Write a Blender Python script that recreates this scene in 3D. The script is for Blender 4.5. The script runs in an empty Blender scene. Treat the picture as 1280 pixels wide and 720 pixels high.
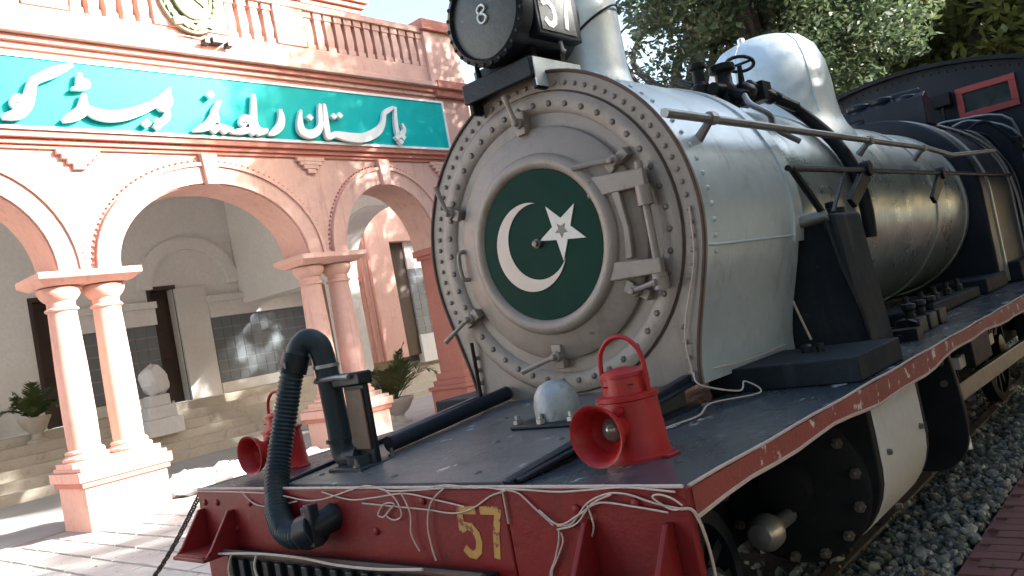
import bpy, math, random
import numpy as np
from mathutils import Vector, Matrix
R = math.radians
random.seed(7)
scene = bpy.context.scene
COL = scene.collection

# ------------------------------------------------------------------ camera
cam_d = bpy.data.cameras.new("camera")
cam_d.sensor_width = 36.0
cam_d.lens = 1010.44 / 1280 * 36.0
cam_d.clip_start = 0.05
cam_d.clip_end = 2000
cam = bpy.data.objects.new("camera", cam_d)
COL.objects.link(cam)
yaw, pitch, roll = .716677, .039557, -.18633
fw = Vector((-math.sin(yaw) * math.cos(pitch), math.cos(yaw) * math.cos(pitch), math.sin(pitch)))
rt = Vector((math.cos(yaw), math.sin(yaw), 0))
up = rt.cross(fw)
r2 = math.cos(roll) * rt + math.sin(roll) * up
u2 = -math.sin(roll) * rt + math.cos(roll) * up
mw = Matrix((r2, u2, -fw)).transposed().to_4x4()
mw.translation = Vector((2.58, -1.95, 1.80))
cam.matrix_world = mw
scene.camera = cam

# ------------------------------------------------------------------ light
SUN = Vector((1, .72, .57)).normalized()
w = bpy.data.worlds.new("World")
scene.world = w
w.use_nodes = True
nt = w.node_tree
sky = nt.nodes.new("ShaderNodeTexSky")
sky.sky_type = 'NISHITA'
sky.sun_disc = False
sky.sun_elevation = math.asin(SUN.z)
sky.sun_rotation = math.atan2(SUN.x, SUN.y)
sky.dust_density = 3.2
sky.air_density = 1.2
bg = nt.nodes["Background"]
bg.inputs["Strength"].default_value = .125
nt.links.new(sky.outputs[0], bg.inputs[0])
sl = bpy.data.lights.new("sun", 'SUN')
sl.energy = 5.0
sl.angle = R(.9)
sl.color = (1, .965, .915)
so = bpy.data.objects.new("sun", sl)
so.rotation_euler = SUN.to_track_quat('Z', 'Y').to_euler()
so.location = (20, 20, 30)
COL.objects.link(so)
scene.view_settings.view_transform = 'Standard'
scene.view_settings.look = 'None'
scene.view_settings.gamma = 1
scene.view_settings.exposure = 2.2
scene.render.engine = 'CYCLES'

# ------------------------------------------------------------------ materials
def mat(name, base, var=None, scale=4., rough=.6, metal=0., bump=.15, bscale=60., chip=None, chip_t=.64,
        chip_s=14., rvar=.12, coat=0., stretch=(1, 1, 1), dirt=None, dirt_t=.5, spec=.5, streak=None, streak_t=.58, island=None, wave=0.):
    m = bpy.data.materials.new(name)
    m.use_nodes = True
    n = m.node_tree.nodes
    L = m.node_tree.links.new
    b = n["Principled BSDF"]
    g = n.new("ShaderNodeNewGeometry")
    mp = n.new("ShaderNodeMapping")
    mp.inputs["Scale"].default_value = stretch
    L(g.outputs["Position"], mp.inputs[0])
    def noise(s, det=6, ro=.6):
        t = n.new("ShaderNodeTexNoise")
        t.inputs["Scale"].default_value = s
        t.inputs["Detail"].default_value = det
        t.inputs["Roughness"].default_value = ro
        L(mp.outputs[0], t.inputs["Vector"])
        return t.outputs["Fac"]
    def ramp(src, a, c):
        r = n.new("ShaderNodeMapRange")
        r.inputs[1].default_value = a
        r.inputs[2].default_value = c
        L(src, r.inputs[0])
        return r.outputs[0]
    def mix(f, a, c):
        x = n.new("ShaderNodeMix")
        x.data_type = 'RGBA'
        L(f, x.inputs[0])
        for i, v in ((6, a), (7, c)):
            if isinstance(v, tuple):
                x.inputs[i].default_value = (*v, 1)
            else:
                L(v, x.inputs[i])
        return x.outputs[2]
    if var is None:
        var = tuple(c * .72 for c in base)
    f1 = noise(scale)
    c = mix(ramp(f1, .35, .68), base, var)
    f2 = noise(scale * 9, 3)
    c = mix(ramp(f2, .3, 1.0), c, tuple(x * .8 for x in base))
    if dirt:
        c = mix(ramp(noise(scale * 2.3, 8, .7), dirt_t, dirt_t + .22), c, dirt)
    if streak:
        m2 = n.new("ShaderNodeMapping")
        m2.inputs["Scale"].default_value = (9, 9, .7)
        L(g.outputs["Position"], m2.inputs[0])
        t = n.new("ShaderNodeTexNoise")
        t.inputs["Scale"].default_value = 1.0
        t.inputs["Detail"].default_value = 7
        t.inputs["Roughness"].default_value = .65
        L(m2.outputs[0], t.inputs["Vector"])
        c = mix(ramp(t.outputs["Fac"], streak_t, streak_t + .25), c, streak)
    if island:
        cr = n.new("ShaderNodeMapRange")
        cr.inputs[1].default_value = .25
        cr.inputs[2].default_value = 1.0
        L(g.outputs["Random Per Island"], cr.inputs[0])
        c = mix(cr.outputs[0], c, island)
    if chip:
        c = mix(ramp(noise(chip_s, 5, .65), chip_t, chip_t + .03), c, chip)
    L(c, b.inputs["Base Color"])
    rr = n.new("ShaderNodeMapRange")
    rr.inputs[3].default_value = max(.03, rough - rvar)
    rr.inputs[4].default_value = min(1, rough + rvar)
    L(noise(scale * 3, 5), rr.inputs[0])
    L(rr.outputs[0], b.inputs["Roughness"])
    b.inputs["Metallic"].default_value = metal
    b.inputs["Coat Weight"].default_value = coat
    b.inputs["Specular IOR Level"].default_value = spec
    if bump:
        bp = n.new("ShaderNodeBump")
        bp.inputs["Strength"].default_value = bump
        bp.inputs["Distance"].default_value = .02
        L(noise(bscale, 5), bp.inputs["Height"])
        if wave:
            b3 = n.new("ShaderNodeBump")
            b3.inputs["Strength"].default_value = wave
            b3.inputs["Distance"].default_value = .05
            L(noise(3.0, 2, .4), b3.inputs["Height"])
            L(b3.outputs[0], bp.inputs["Normal"])
        L(bp.outputs[0], b.inputs["Normal"])
    return m

MAT = dict(
    pink=mat("pink_plaster", (.685, .425, .35), (.615, .365, .30), 1.1, .85, bump=.15, bscale=30, dirt=(.47, .28, .23), dirt_t=.57, streak=(.40, .24, .20), streak_t=.56),
    pinkd=mat("terracotta_trim", (.52, .20, .15), (.44, .17, .13), 2, .8, bump=.12),
    cream=mat("cream_plaster", (.86, .85, .82), (.80, .785, .75), 1.2, .85, bump=.06),
    white=mat("white_plaster", (.78, .77, .74), (.70, .69, .66), 1.5, .8, bump=.06),
    tile=mat("dado_tile", (.17, .20, .225), (.13, .155, .18), 2.5, .35, bump=.03),
    grout=mat("grout", (.36, .36, .35), None, 4, .9),
    dark=mat("dark_opening", (.02, .018, .018), (.03, .02, .02), 3, .6),
    wood=mat("dark_wood", (.06, .035, .025), (.035, .02, .015), 6, .5, stretch=(1, 1, .2)),
    stone=mat("step_stone", (.55, .50, .42), (.45, .405, .34), 2, .8, dirt=(.25, .21, .16), dirt_t=.55),
    ground=mat("dusty_concrete", (.36, .335, .30), (.28, .26, .235), .6, .9, bump=.3, bscale=12, dirt=(.2, .19, .17), dirt_t=.55),
    slab=mat("paving_stone", (.43, .42, .395), (.33, .32, .305), 1.6, .85, bump=.3, bscale=25, dirt=(.25, .23, .2), dirt_t=.58),
    lane=mat("grey_lane", (.40, .40, .39), (.32, .32, .31), 1.2, .85, bump=.2, bscale=30),
    teal=mat("teal_sign_enamel", (.0, .42, .41), (.0, .40, .392), .5, .5, bump=0, spec=.15, rvar=.02),
    signw=mat("sign_white", (.80, .82, .80), (.72, .75, .74), 4, .4, bump=0),
    emb=mat("emblem_bronze_green", (.22, .25, .16), (.32, .30, .17), 6, .6, bump=.3, bscale=40),
    embg=mat("emblem_pale", (.42, .40, .28), (.30, .31, .22), 6, .6, bump=.3, bscale=40),
    beige=mat("taupe_paint", (.24, .198, .168), (.205, .17, .145), 2.2, .45, bump=.12, bscale=70, dirt=(.155, .115, .088), dirt_t=.53, streak=(.13, .088, .062), streak_t=.545,
              chip=(.12, .09, .07), chip_t=.69, chip_s=18, wave=.15),
    silver=mat("aluminium_paint", (.61, .69, .72), (.51, .59, .62), 1.6, .38, .42, bump=.08, bscale=40, dirt=(.36, .38, .37), dirt_t=.55, streak=(.30, .315, .30), streak_t=.56, wave=.35, chip=(.2, .2, .19), chip_t=.72, chip_s=16),
    barrel=mat("bare_cladding", (.42, .47, .455), (.33, .38, .365), 1.4, .30, .72, bump=.04, bscale=25, dirt=(.24, .27, .25), dirt_t=.54, streak=(.66, .68, .64), streak_t=.58, wave=.35),
    band=mat("boiler_band", (.50, .52, .50), (.38, .40, .39), 3, .35, .7, bump=.05),
    black=mat("black_enamel", (.009, .012, .016), (.016, .019, .023), 3, .38, spec=.16, wave=.2, bump=.1, bscale=60, chip=(.09, .10, .10), chip_t=.71, chip_s=11),
    navy=mat("blue_black_paint", (.012, .017, .026), (.02, .026, .036), 2.5, .36, spec=.18, wave=.2, bump=.1, bscale=50, chip=(.16, .17, .18), chip_t=.72, chip_s=9),
    plate=mat("footplate_paint", (.030, .042, .052), (.055, .068, .078), 2.2, .27, spec=.5, wave=.25, rvar=.16, bump=.15, bscale=35, chip=(.46, .48, .46), chip_t=.635, chip_s=9, stretch=(1, .4, 1), dirt=(.15, .155, .15), dirt_t=.55),
    ramp=mat("worn_grey_plate", (.125, .124, .122), (.08, .08, .082), 2.4, .36, rvar=.16, bump=.15, bscale=40, chip=(.42, .42, .40), chip_t=.67, chip_s=8, dirt=(.055, .055, .058), dirt_t=.52, spec=.3),
    red=mat("red_beam_paint", (.185, .010, .011), (.13, .008, .010), 1.6, .46, spec=.22, streak=(.10, .014, .012), streak_t=.54, wave=.2, bump=.1, bscale=45, dirt=(.10, .018, .016), dirt_t=.55, chip=(.05, .02, .018), chip_t=.67, chip_s=13),
    valance=mat("chipped_red_paint", (.26, .045, .035), (.19, .03, .027), 3, .5, bump=.2, bscale=50, chip=(.55, .48, .43), chip_t=.60, chip_s=11, dirt=(.16, .045, .035), dirt_t=.55),
    lantern=mat("lantern_red", (.34, .011, .012), (.25, .009, .011), 4, .42, bump=.08, bscale=60, spec=.3, dirt=(.17, .022, .02), dirt_t=.55, streak=(.22, .05, .045), streak_t=.6, chip=(.09, .03, .025), chip_t=.70, chip_s=26, wave=.25),
    lens=mat("lantern_glass", (.16, .13, .10), (.10, .07, .06), 9, .12, coat=1, bump=0),
    yellow=mat("faded_yellow_paint", (.44, .23, .045), (.30, .15, .035), 9, .6, bump=.05, chip=(.16, .03, .02), chip_t=.58, chip_s=26),
    green=mat("flag_green", (.004, .036, .024), (.003, .028, .020), 3, .5, bump=.02, spec=.06),
    flagw=mat("flag_white", (.62, .58, .53), (.55, .48, .42), 4, .5, bump=0),
    flagr=mat("flag_cream", (.60, .50, .43), (.56, .44, .37), 4, .5, bump=0),
    bolt=mat("bolt_steel", (.13, .115, .10), (.07, .06, .055), 20, .45, .3, bump=0),
    rod=mat("dull_steel", (.30, .31, .30), (.2, .2, .2), 8, .4, .7, bump=.05),
    grime=mat("black_grime", (.008, .009, .010), (.014, .014, .015), 6, .7, bump=.25, bscale=30, spec=.2),
    greysheet=mat("pale_cladding_paint", (.50, .525, .52), (.43, .46, .455), 1.8, .45, .1, bump=.05),
    lampface=mat("lamp_face_paint", (.05, .056, .052), (.075, .08, .072), 7, .5, bump=.15, bscale=40, chip=(.13, .14, .12), chip_t=.68, chip_s=18),
    hose=mat("hose_rubber", (.015, .026, .034), (.022, .034, .042), 8, .45, spec=.2, bump=.1),
    brownp=mat("brown_board", (.10, .055, .032), (.075, .042, .025), 6, .6),
    cord=mat("pale_cord", (.50, .40, .34), (.40, .30, .25), 30, .8, bump=0),
    rust=mat("rusty_iron", (.09, .05, .035), (.06, .035, .028), 9, .8),
    gravel=mat("ballast_stone", (.085, .095, .088), (.05, .058, .052), 9, .8, bump=.2, island=(.25, .26, .24)),
    bed=mat("ballast_bed", (.07, .078, .07), (.05, .056, .05), 14, .95, bump=.6, bscale=35),
    paver=mat("red_paver", (.20, .078, .066), (.15, .06, .052), 5, .75, bump=.15, dirt=(.13, .075, .065), dirt_t=.58),
    joint=mat("paver_joint", (.30, .24, .21), (.2, .17, .15), 8, .95),
    sleeper=mat("sleeper_wood", (.06, .05, .042), (.04, .034, .03), 9, .9),
    added_lawn=mat("lawn_grass", (.05, .085, .03), (.035, .06, .022), 2, .9, bump=.5, bscale=40),
    cast=mat("dull_cast_metal", (.34, .36, .37), (.25, .27, .28), 8, .5, .35, bump=.2, bscale=60, dirt=(.14, .14, .13), dirt_t=.55),
    litter=mat("dry_leaf", (.22, .14, .06), (.30, .22, .09), 9, .8, bump=0, island=(.10, .06, .03)),
    tank=mat("dull_tank_paint", (.014, .019, .025), (.024, .03, .036), 3, .62, bump=.12, bscale=50, spec=.1, chip=(.16, .17, .17), chip_t=.69, chip_s=14, streak=(.05, .055, .055), streak_t=.58),
    pot=mat("stone_pot", (.52, .46, .38), (.42, .37, .30), 6, .85),
    bag=mat("white_plastic", (.78, .78, .78), (.66, .66, .67), 6, .45, bump=.5, bscale=25),
    pipe=mat("pink_drainpipe", (.50, .24, .185), (.42, .19, .15), 3, .6),
    glass=mat("cab_glass", (.02, .03, .035), (.03, .04, .045), 3, .08, bump=0, coat=.5),
    windowred=mat("window_red", (.30, .035, .03), (.22, .03, .025), 4, .5),
    bark=mat("bark", (.07, .058, .048), (.045, .038, .032), 5, .9, bump=.6, bscale=14, stretch=(1, 1, .25)),
)

def leafmat(name, a, b2, c3):
    m = bpy.data.materials.new(name)
    m.use_nodes = True
    n = m.node_tree.nodes
    L = m.node_tree.links.new
    n.remove(n["Principled BSDF"])
    g = n.new("ShaderNodeNewGeometry")
    t = n.new("ShaderNodeTexNoise")
    t.inputs["Scale"].default_value = .9
    t.inputs["Detail"].default_value = 8
    L(g.outputs["Position"], t.inputs["Vector"])
    cr = n.new("ShaderNodeValToRGB")
    cr.color_ramp.elements[0].position = .32
    cr.color_ramp.elements[0].color = (*a, 1)
    cr.color_ramp.elements[1].position = .7
    cr.color_ramp.elements[1].color = (*c3, 1)
    e = cr.color_ramp.elements.new(.5)
    e.color = (*b2, 1)
    L(t.outputs["Fac"], cr.inputs[0])
    d = n.new("ShaderNodeBsdfPrincipled")
    d.inputs["Roughness"].default_value = .45
    L(cr.outputs[0], d.inputs["Base Color"])
    tr = n.new("ShaderNodeBsdfTranslucent")
    L(cr.outputs[0], tr.inputs[0])
    mx = n.new("ShaderNodeMixShader")
    mx.inputs[0].default_value = .45
    L(d.outputs[0], mx.inputs[1])
    L(tr.outputs[0], mx.inputs[2])
    L(mx.outputs[0], n["Material Output"].inputs[0])
    return m
MAT['leaf'] = leafmat("leaf_green", (.05, .078, .042), (.08, .118, .058), (.14, .175, .08))
MAT['leafy'] = leafmat("leaf_yellow_green", (.07, .10, .03), (.15, .17, .045), (.26, .25, .07))
MAT['palm'] = leafmat("palm_leaf", (.05, .09, .025), (.09, .13, .04), (.17, .17, .07))

# ------------------------------------------------------------------ mesh helpers
class MB:
    def __init__(s):
        s.v = []
        s.f = []
    def add(s, vs, fs):
        o = len(s.v)
        s.v += [tuple(p) for p in vs]
        s.f += [tuple(i + o for i in q) for q in fs]
        return s
    def box(s, x0, x1, y0, y1, z0, z1):
        return s.add([(x0, y0, z0), (x1, y0, z0), (x1, y1, z0), (x0, y1, z0), (x0, y0, z1), (x1, y0, z1), (x1, y1, z1), (x0, y1, z1)],
                     [(3, 2, 1, 0), (4, 5, 6, 7), (0, 1, 5, 4), (1, 2, 6, 5), (2, 3, 7, 6), (3, 0, 4, 7)])
    def hexa(s, p):      # 8 points: bottom ring then top ring
        return s.add(p, [(3, 2, 1, 0), (4, 5, 6, 7), (0, 1, 5, 4), (1, 2, 6, 5), (2, 3, 7, 6), (3, 0, 4, 7)])
    def bar(s, a, b, w, h, upv=(0, 0, 1)):
        a, b = Vector(a), Vector(b)
        d = (b - a).normalized()
        sx = d.cross(Vector(upv)).normalized() * (w / 2)
        sz = sx.cross(d).normalized() * (h / 2)
        return s.hexa([a - sx - sz, a + sx - sz, b + sx - sz, b - sx - sz, a - sx + sz, a + sx + sz, b + sx + sz, b - sx + sz])
    def tube(s, pts, r, n=8, caps=True):
        P = [Vector(p) for p in pts]
        k = len(P)
        rs = r if isinstance(r, (list, tuple)) else [r] * k
        T = [(P[min(i + 1, k - 1)] - P[max(i - 1, 0)]).normalized() for i in range(k)]
        a = Vector((0, 0, 1)) if abs(T[0].z) < .9 else Vector((1, 0, 0))
        N = (a - T[0] * a.dot(T[0])).normalized()
        vs, fs = [], []
        for i in range(k):
            N = N - T[i] * N.dot(T[i])
            N.normalize()
            B = T[i].cross(N)
            for j in range(n):
                t = 2 * math.pi * j / n
                vs.append(P[i] + (N * math.cos(t) + B * math.sin(t)) * rs[i])
        for i in range(k - 1):
            for j in range(n):
                j2 = (j + 1) % n
                fs.append((i * n + j, i * n + j2, (i + 1) * n + j2, (i + 1) * n + j))
        if caps:
            fs.append(tuple(range(n))[::-1])
            fs.append(tuple(range((k - 1) * n, k * n)))
        return s.add(vs, fs)
    def lathe(s, prof, o=(0, 0, 0), axis='z', n=32, closed=False):
        vs, fs = [], []
        k = len(prof)
        for (r, h) in prof:
            for j in range(n):
                t = 2 * math.pi * j / n
                c, d = r * math.cos(t), r * math.sin(t)
                p = {'z': (c, d, h), 'y': (c, h, -d), 'x': (h, c, d)}[axis]
                vs.append((p[0] + o[0], p[1] + o[1], p[2] + o[2]))
        for i in range(k - 1 if not closed else k):
            i2 = (i + 1) % k
            for j in range(n):
                j2 = (j + 1) % n
                fs.append((i * n + j, i * n + j2, i2 * n + j2, i2 * n + j))
        if not closed:
            fs.append(tuple(range(n))[::-1])
            fs.append(tuple(range((k - 1) * n, k * n)))
        return s.add(vs, fs)
    def prism(s, poly, f, t0, t1):   # poly of (u,v); f(u,v,t) -> xyz
        n = len(poly)
        vs = [f(u, v, t0) for u, v in poly] + [f(u, v, t1) for u, v in poly]
        fs = [tuple(range(n))[::-1], tuple(range(n, 2 * n))]
        fs += [(i, (i + 1) % n, n + (i + 1) % n, n + i) for i in range(n)]
        return s.add(vs, fs)
    def strip(s, A, B, f, t0, t1):   # solid between two polylines of (u,v)
        n = len(A)
        vs = [f(*p, t0) for p in A] + [f(*p, t0) for p in B] + [f(*p, t1) for p in A] + [f(*p, t1) for p in B]
        fs = []
        for i in range(n - 1):
            fs += [(i, i + 1, n + i + 1, n + i), (2 * n + i, 3 * n + i, 3 * n + i + 1, 2 * n + i + 1),
                   (i, 2 * n + i, 2 * n + i + 1, i + 1), (n + i, n + i + 1, 3 * n + i + 1, 3 * n + i)]
        fs += [(0, n, 3 * n, 2 * n), (n - 1, 3 * n - 1, 4 * n - 1, 2 * n - 1)]
        return s.add(vs, fs)
    def mesh(s, name, m, smooth=38):
        import bmesh
        me = bpy.data.meshes.new(name)
        me.from_pydata(s.v, [], s.f)
        bm = bmesh.new()
        bm.from_mesh(me)
        bmesh.ops.recalc_face_normals(bm, faces=bm.faces)
        bm.to_mesh(me)
        bm.free()
        me.materials.append(MAT[m])
        if smooth:
            me.shade_smooth()
            me.set_sharp_from_angle(angle=R(smooth))
        return me

def link(name, data, parent=None, loc=(0, 0, 0), rot=None):
    o = bpy.data.objects.new(name, data)
    COL.objects.link(o)
    o.location = loc
    if rot is not None:
        o.rotation_euler = rot
    if parent is not None:
        o.parent = parent
        if parent.type == 'EMPTY' and not parent.get('_l'):
            o.matrix_parent_inverse = Matrix.Translation(-Vector(parent.location))
    return o

def bld(mb, name, m, parent=None, bevel=0, smooth=38, loc=(0, 0, 0), rot=None):
    o = link(name, mb.mesh(name, m, smooth), parent, loc, rot)
    if bevel:
        b = o.modifiers.new("bevel", 'BEVEL')
        b.width = bevel
        b.segments = 2
        b.limit_method = 'ANGLE'
        b.angle_limit = R(40)
    return o

def tag(o, label=None, cat=None, group=None, kind=None):
    for k, v in (('label', label), ('category', cat), ('group', group), ('kind', kind)):
        if v:
            o[k] = v
    return o

def thing(name, label, cat, loc=(0, 0, 0), group=None, local=False, rz=0):
    o = bpy.data.objects.new(name, None)
    COL.objects.link(o)
    o.location = loc
    o.rotation_euler = (0, 0, rz)
    o.empty_display_size = .2
    if local:
        o['_l'] = 1
    return tag(o, label, cat, group)

def copy_tree(o, parent=None):
    c = o.copy()
    COL.objects.link(c)
    if parent is not None:
        c.parent = parent
    for ch in o.children:
        copy_tree(ch, c)
    return c

def smoothpath(pts, k=6):
    P = [Vector(p) for p in pts]
    out = []
    for i in range(len(P) - 1):
        p0, p1, p2, p3 = P[max(i - 1, 0)], P[i], P[i + 1], P[min(i + 2, len(P) - 1)]
        for j in range(k):
            t = j / k
            out.append(.5 * ((2 * p1) + (p2 - p0) * t + (2 * p0 - 5 * p1 + 4 * p2 - p3) * t * t + (3 * p1 - p0 - 3 * p2 + p3) * t ** 3))
    out.append(P[-1])
    return out

# ================================================================== SETTING: ground
def structure(mb, name, m, bevel=0):
    return tag(bld(mb, name, m, bevel=bevel), kind='structure')

structure(MB().box(-400, 400, -400, 400, -.5, -.03), "ground", 'ground')
lane = structure(MB().box(-16.3, -10.5, -40, 60, -.03, .0), "porch_lane", 'lane')
paving = structure(MB().box(-10.46, -2.4, -20, 40, -.03, -.012), "station_paving", 'ground')
rng = random.Random(3)
slab_mesh = [MB().hexa([(-.29, -.185, 0), (.29, -.185, 0), (.29, .185, 0), (-.29, .185, 0), (-.28, -.175, .03), (.28, -.175, .03), (.28, .175, .03), (-.28, .175, .03)]).mesh("slab", 'slab')]
for i in range(13):
    for j in range(17):
        x = -10.1 + i * .6 + (.3 if j % 2 else 0)
        y = -.9 + j * .39
        link("slab", slab_mesh[0], paving, (x, y, -.0235 + rng.uniform(-.004, .003)), (rng.uniform(-.008, .008), rng.uniform(-.008, .008), rng.uniform(-.01, .01)))
track = structure(MB().box(-2.36, 1.33, -12, 60, -.03, .185), "track_bed", 'bed')
for sx in (-.84, .84):
    b = MB()
    prof = [(-.07, .09), (.07, .09), (.07, .105), (.012, .13), (.012, .205), (.036, .215), (.036, .25), (-.036, .25), (-.036, .215), (-.012, .205), (-.012, .13), (-.07, .105)]
    b.prism(prof, lambda u, v, t, sx=sx: (u + sx, t, v), -10, 45)
    bld(b, "rail", 'sleeper', track, smooth=20)
sm = MB().box(-1.3, 1.3, -.12, .12, .04, .13).mesh("sleeper", 'sleeper')
for i in range(24):
    link("sleeper", sm, track, (0, -2 + i * .68, rng.uniform(-.005, .005)))
# ballast stones
def gravel():
    nr = np.random.default_rng(5)
    ico = np.array([(0, 0, 1), (.89, 0, .45), (.28, .85, .45), (-.72, .53, .45), (-.72, -.53, .45), (.28, -.85, .45),
                    (.72, .53, -.45), (-.28, .85, -.45), (-.89, 0, -.45), (-.28, -.85, -.45), (.72, -.53, -.45), (0, 0, -1)])
    fc = np.array([(0, 1, 2), (0, 2, 3), (0, 3, 4), (0, 4, 5), (0, 5, 1), (1, 6, 2), (2, 7, 3), (3, 8, 4), (4, 9, 5), (5, 10, 1), (6, 7, 2), (7, 8, 3), (8, 9, 4), (9, 10, 5), (10, 6, 1), (11, 7, 6), (11, 8, 7), (11, 9, 8), (11, 10, 9), (11, 6, 10)])
    N = 18000
    V = []
    F = []
    px = np.where(nr.random(N) < .8, nr.uniform(.62, 1.35, N), nr.uniform(-2.3, .6, N))
    py = nr.uniform(-1.5, 12, N)
    for i in range(N):
        s = nr.uniform(.010, .029) + .014 * (nr.random() < .12)
        q = ico * (s * nr.uniform(.6, 1.25, 3)) * nr.uniform(.8, 1.2, (12, 1))
        a, b = nr.uniform(0, 6.28, 2)
        Rz = np.array([[math.cos(a), -math.sin(a), 0], [math.sin(a), math.cos(a), 0], [0, 0, 1]])
        Rx = np.array([[1, 0, 0], [0, math.cos(b), -math.sin(b)], [0, math.sin(b), math.cos(b)]])
        q = q @ (Rx @ Rz) + (px[i], py[i], .19 + nr.uniform(-.01, .035))
        V.append(q)
        F.append(fc + 12 * i)
    me = bpy.data.meshes.new("ballast_stones")
    me.from_pydata(np.concatenate(V).tolist(), [], np.concatenate(F).tolist())
    me.materials.append(MAT['gravel'])
    o = link("ballast_stones", me)
    tag(o, "dark grey crushed stone ballast beside and under the locomotive", "gravel", kind='stuff')
gravel()
# brick path
structure(MB().box(8.02, 120, -60, 120, -.03, .0), "added_lawn", 'added_lawn')  # unseen grass added to cut warm bounce light on the engine side
structure(MB().box(-8.8, 8, 61, 120, -.03, .0), "added_back_lawn", 'added_lawn')  # more unseen grass, added to keep tan ground out of reflections
path = structure(MB().box(1.36, 8, -14, 50, -.03, .185), "brick_path", 'paver')
pm_ = MB().hexa([(-.112, -.052, 0), (.112, -.052, 0), (.112, .052, 0), (-.112, .052, 0), (-.108, -.048, .03), (.108, -.048, .03), (.108, .048, .03), (-.108, .048, .03)]).mesh("paving_brick", 'paver')
for i in range(5):
    for j in range(58):
        link("paving_brick", pm_, path, (1.485 + i * .232 + (.06 if j % 2 else 0), 1.2 + j * .112, .17 + rng.uniform(-.003, .003)), (0, 0, rng.uniform(-.015, .015)))
km = MB().box(-.035, .035, -.22, .22, 0, .21).mesh("kerb_stone", 'joint')

# ================================================================== STATION BUILDING
bx = -9.62
B = thing("station_building", "pink plastered colonial railway office with arcaded carriage porch and balustrade", "building", (-14, 5, 0))
SP = 3.66   # springing height
ARCH = [(1.31, 1.18, 1.28), (5.05, 1.66, 1.28), (8.79, 1.18, 1.28)]   # centre, half width, rise

def arcpts(c, a, b, n=28, zs=SP):
    return [(c - a * math.cos(math.pi * i / n), zs + b * math.sin(math.pi * i / n)) for i in range(n + 1)]

def arch_wall(f, arches, u0, u1, zs, ztop, t0, t1):
    mb = MB()
    edge = u0
    for c, a, b in arches:
        mb.prism([(edge, zs), (c - a, zs), (c - a, ztop), (edge, ztop)], f, t0, t1)
        lo = arcpts(c, a, b, 28, zs)
        mb.strip(lo, [(p[0], ztop) for p in lo], f, t0, t1)
        edge = c + a
    mb.prism([(edge, zs), (u1, zs), (u1, ztop), (edge, ztop)], f, t0, t1)
    return mb

FX = lambda u, v, t: (t, u, v)          # facade facing +X, u along y
FY = lambda u, v, t: (u, t, v)          # wall facing y
bld(arch_wall(FX, ARCH, -1.5, 11.6, SP, 7.0, bx - .78, bx), "arcade_wall", 'pink', B, smooth=25)
for c, a, b in ARCH:
    am = MB().strip(arcpts(c, a + .02, b + .02), arcpts(c, a + .30, b + .30), FX, bx, bx + .05)
    o = bld(am, "archivolt", 'pink', B, smooth=25)
    bld(MB().strip(arcpts(c, a + .30, b + .30), arcpts(c, a + .36, b + .36), FX, bx, bx + .09), "arch_moulding", 'pink', o, smooth=25)
    bd = MB()
    pts = arcpts(c, a + .40, b + .40, 120)
    for i, (u, v) in enumerate(pts):
        if i % 2 == 0:
            bd.lathe([(.004, -.02), (.02, -.008), (.02, .008), (.004, .02)], (bx + .02, u, v), 'x', 6)
    tag(bld(bd, "bead_moulding", 'pinkd', o), kind="stuff")
    bld(MB().hexa([(bx, c - .10, SP + b - .02), (bx + .13, c - .10, SP + b - .02), (bx + .13, c + .10, SP + b - .02), (bx, c + .10, SP + b - .02),
                   (bx, c - .14, 5.44), (bx + .13, c - .14, 5.44), (bx + .13, c + .14, 5.44), (bx, c + .14, 5.44)]), "keystone", 'pink', B, bevel=.01)
# string course under sign, drops, cornice
def ybox(name, m, x1, z0, z1, y0=-1.5, y1=11.6, par=B, bev=.008):
    return bld(MB().box(bx, x1, y0, y1, z0, z1), name, m, par, bevel=bev)
sc = ybox("string_course", 'pinkd', bx + .16, 5.58, 5.70)
ybox("string_fillet", 'pinkd', bx + .09, 5.50, 5.58, par=sc)
ybox("string_band", 'pinkd', bx + .045, 5.44, 5.50, par=sc)
co = ybox("cornice", 'pink', bx + .30, 7.06, 7.16)
ybox("cornice_bed", 'pinkd', bx + .20, 6.96, 7.06, par=co)
ybox("cornice_fillet", 'pink', bx + .13, 6.88, 6.96, par=co)
ybox("cornice_base", 'pinkd', bx + .08, 6.78, 6.88, par=co)
for yc in (-.72, 3.02, 7.08, 10.42):
    d = MB()
    for k, (hw, z0, z1) in enumerate([(.30, 5.37, 5.438), (.235, 5.30, 5.37), (.165, 5.23, 5.30), (.09, 5.15, 5.23)]):
        d.box(bx, bx + .09 - .006 * k, yc - hw, yc + hw, z0, z1)
    bld(d, "stepped_drop", 'pink', B, bevel=.006)
# parapet: base, balusters, posts, rail
px0, px1 = bx - .30, bx + .02
bld(MB().box(px0, px1, -1.5, 11.6, 7.16, 7.60), "parapet_base", 'pink', B, bevel=.01)
bld(MB().box(px0 - .03, px1 + .05, -.55, 10.65, 8.34, 8.47), "parapet_rail", 'pink', B, bevel=.015)
bld(MB().box(px0 - .06, px0, -.5, 10.6, 7.60, 8.34), "shade_backing", 'pinkd', B)  # darker sheet added so the gaps between balusters look shadowed
bld(MB().box(px0 - .02, px1 + .03, 2.6, 3.24, 7.60, 8.34), "parapet_post", 'pink', B, bevel=.01)
bld(MB().box(px0 - .02, px1 + .03, 4.55, 5.85, 7.60, 8.9), "parapet_post", 'pink', B, bevel=.01)
bld(MB().box(px0 - .02, px1 + .03, 6.86, 7.50, 7.60, 8.34), "parapet_post", 'pink', B, bevel=.01)
bal = MB().box(-.10, .10, -.09, .09, 7.60, 7.69)
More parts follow.
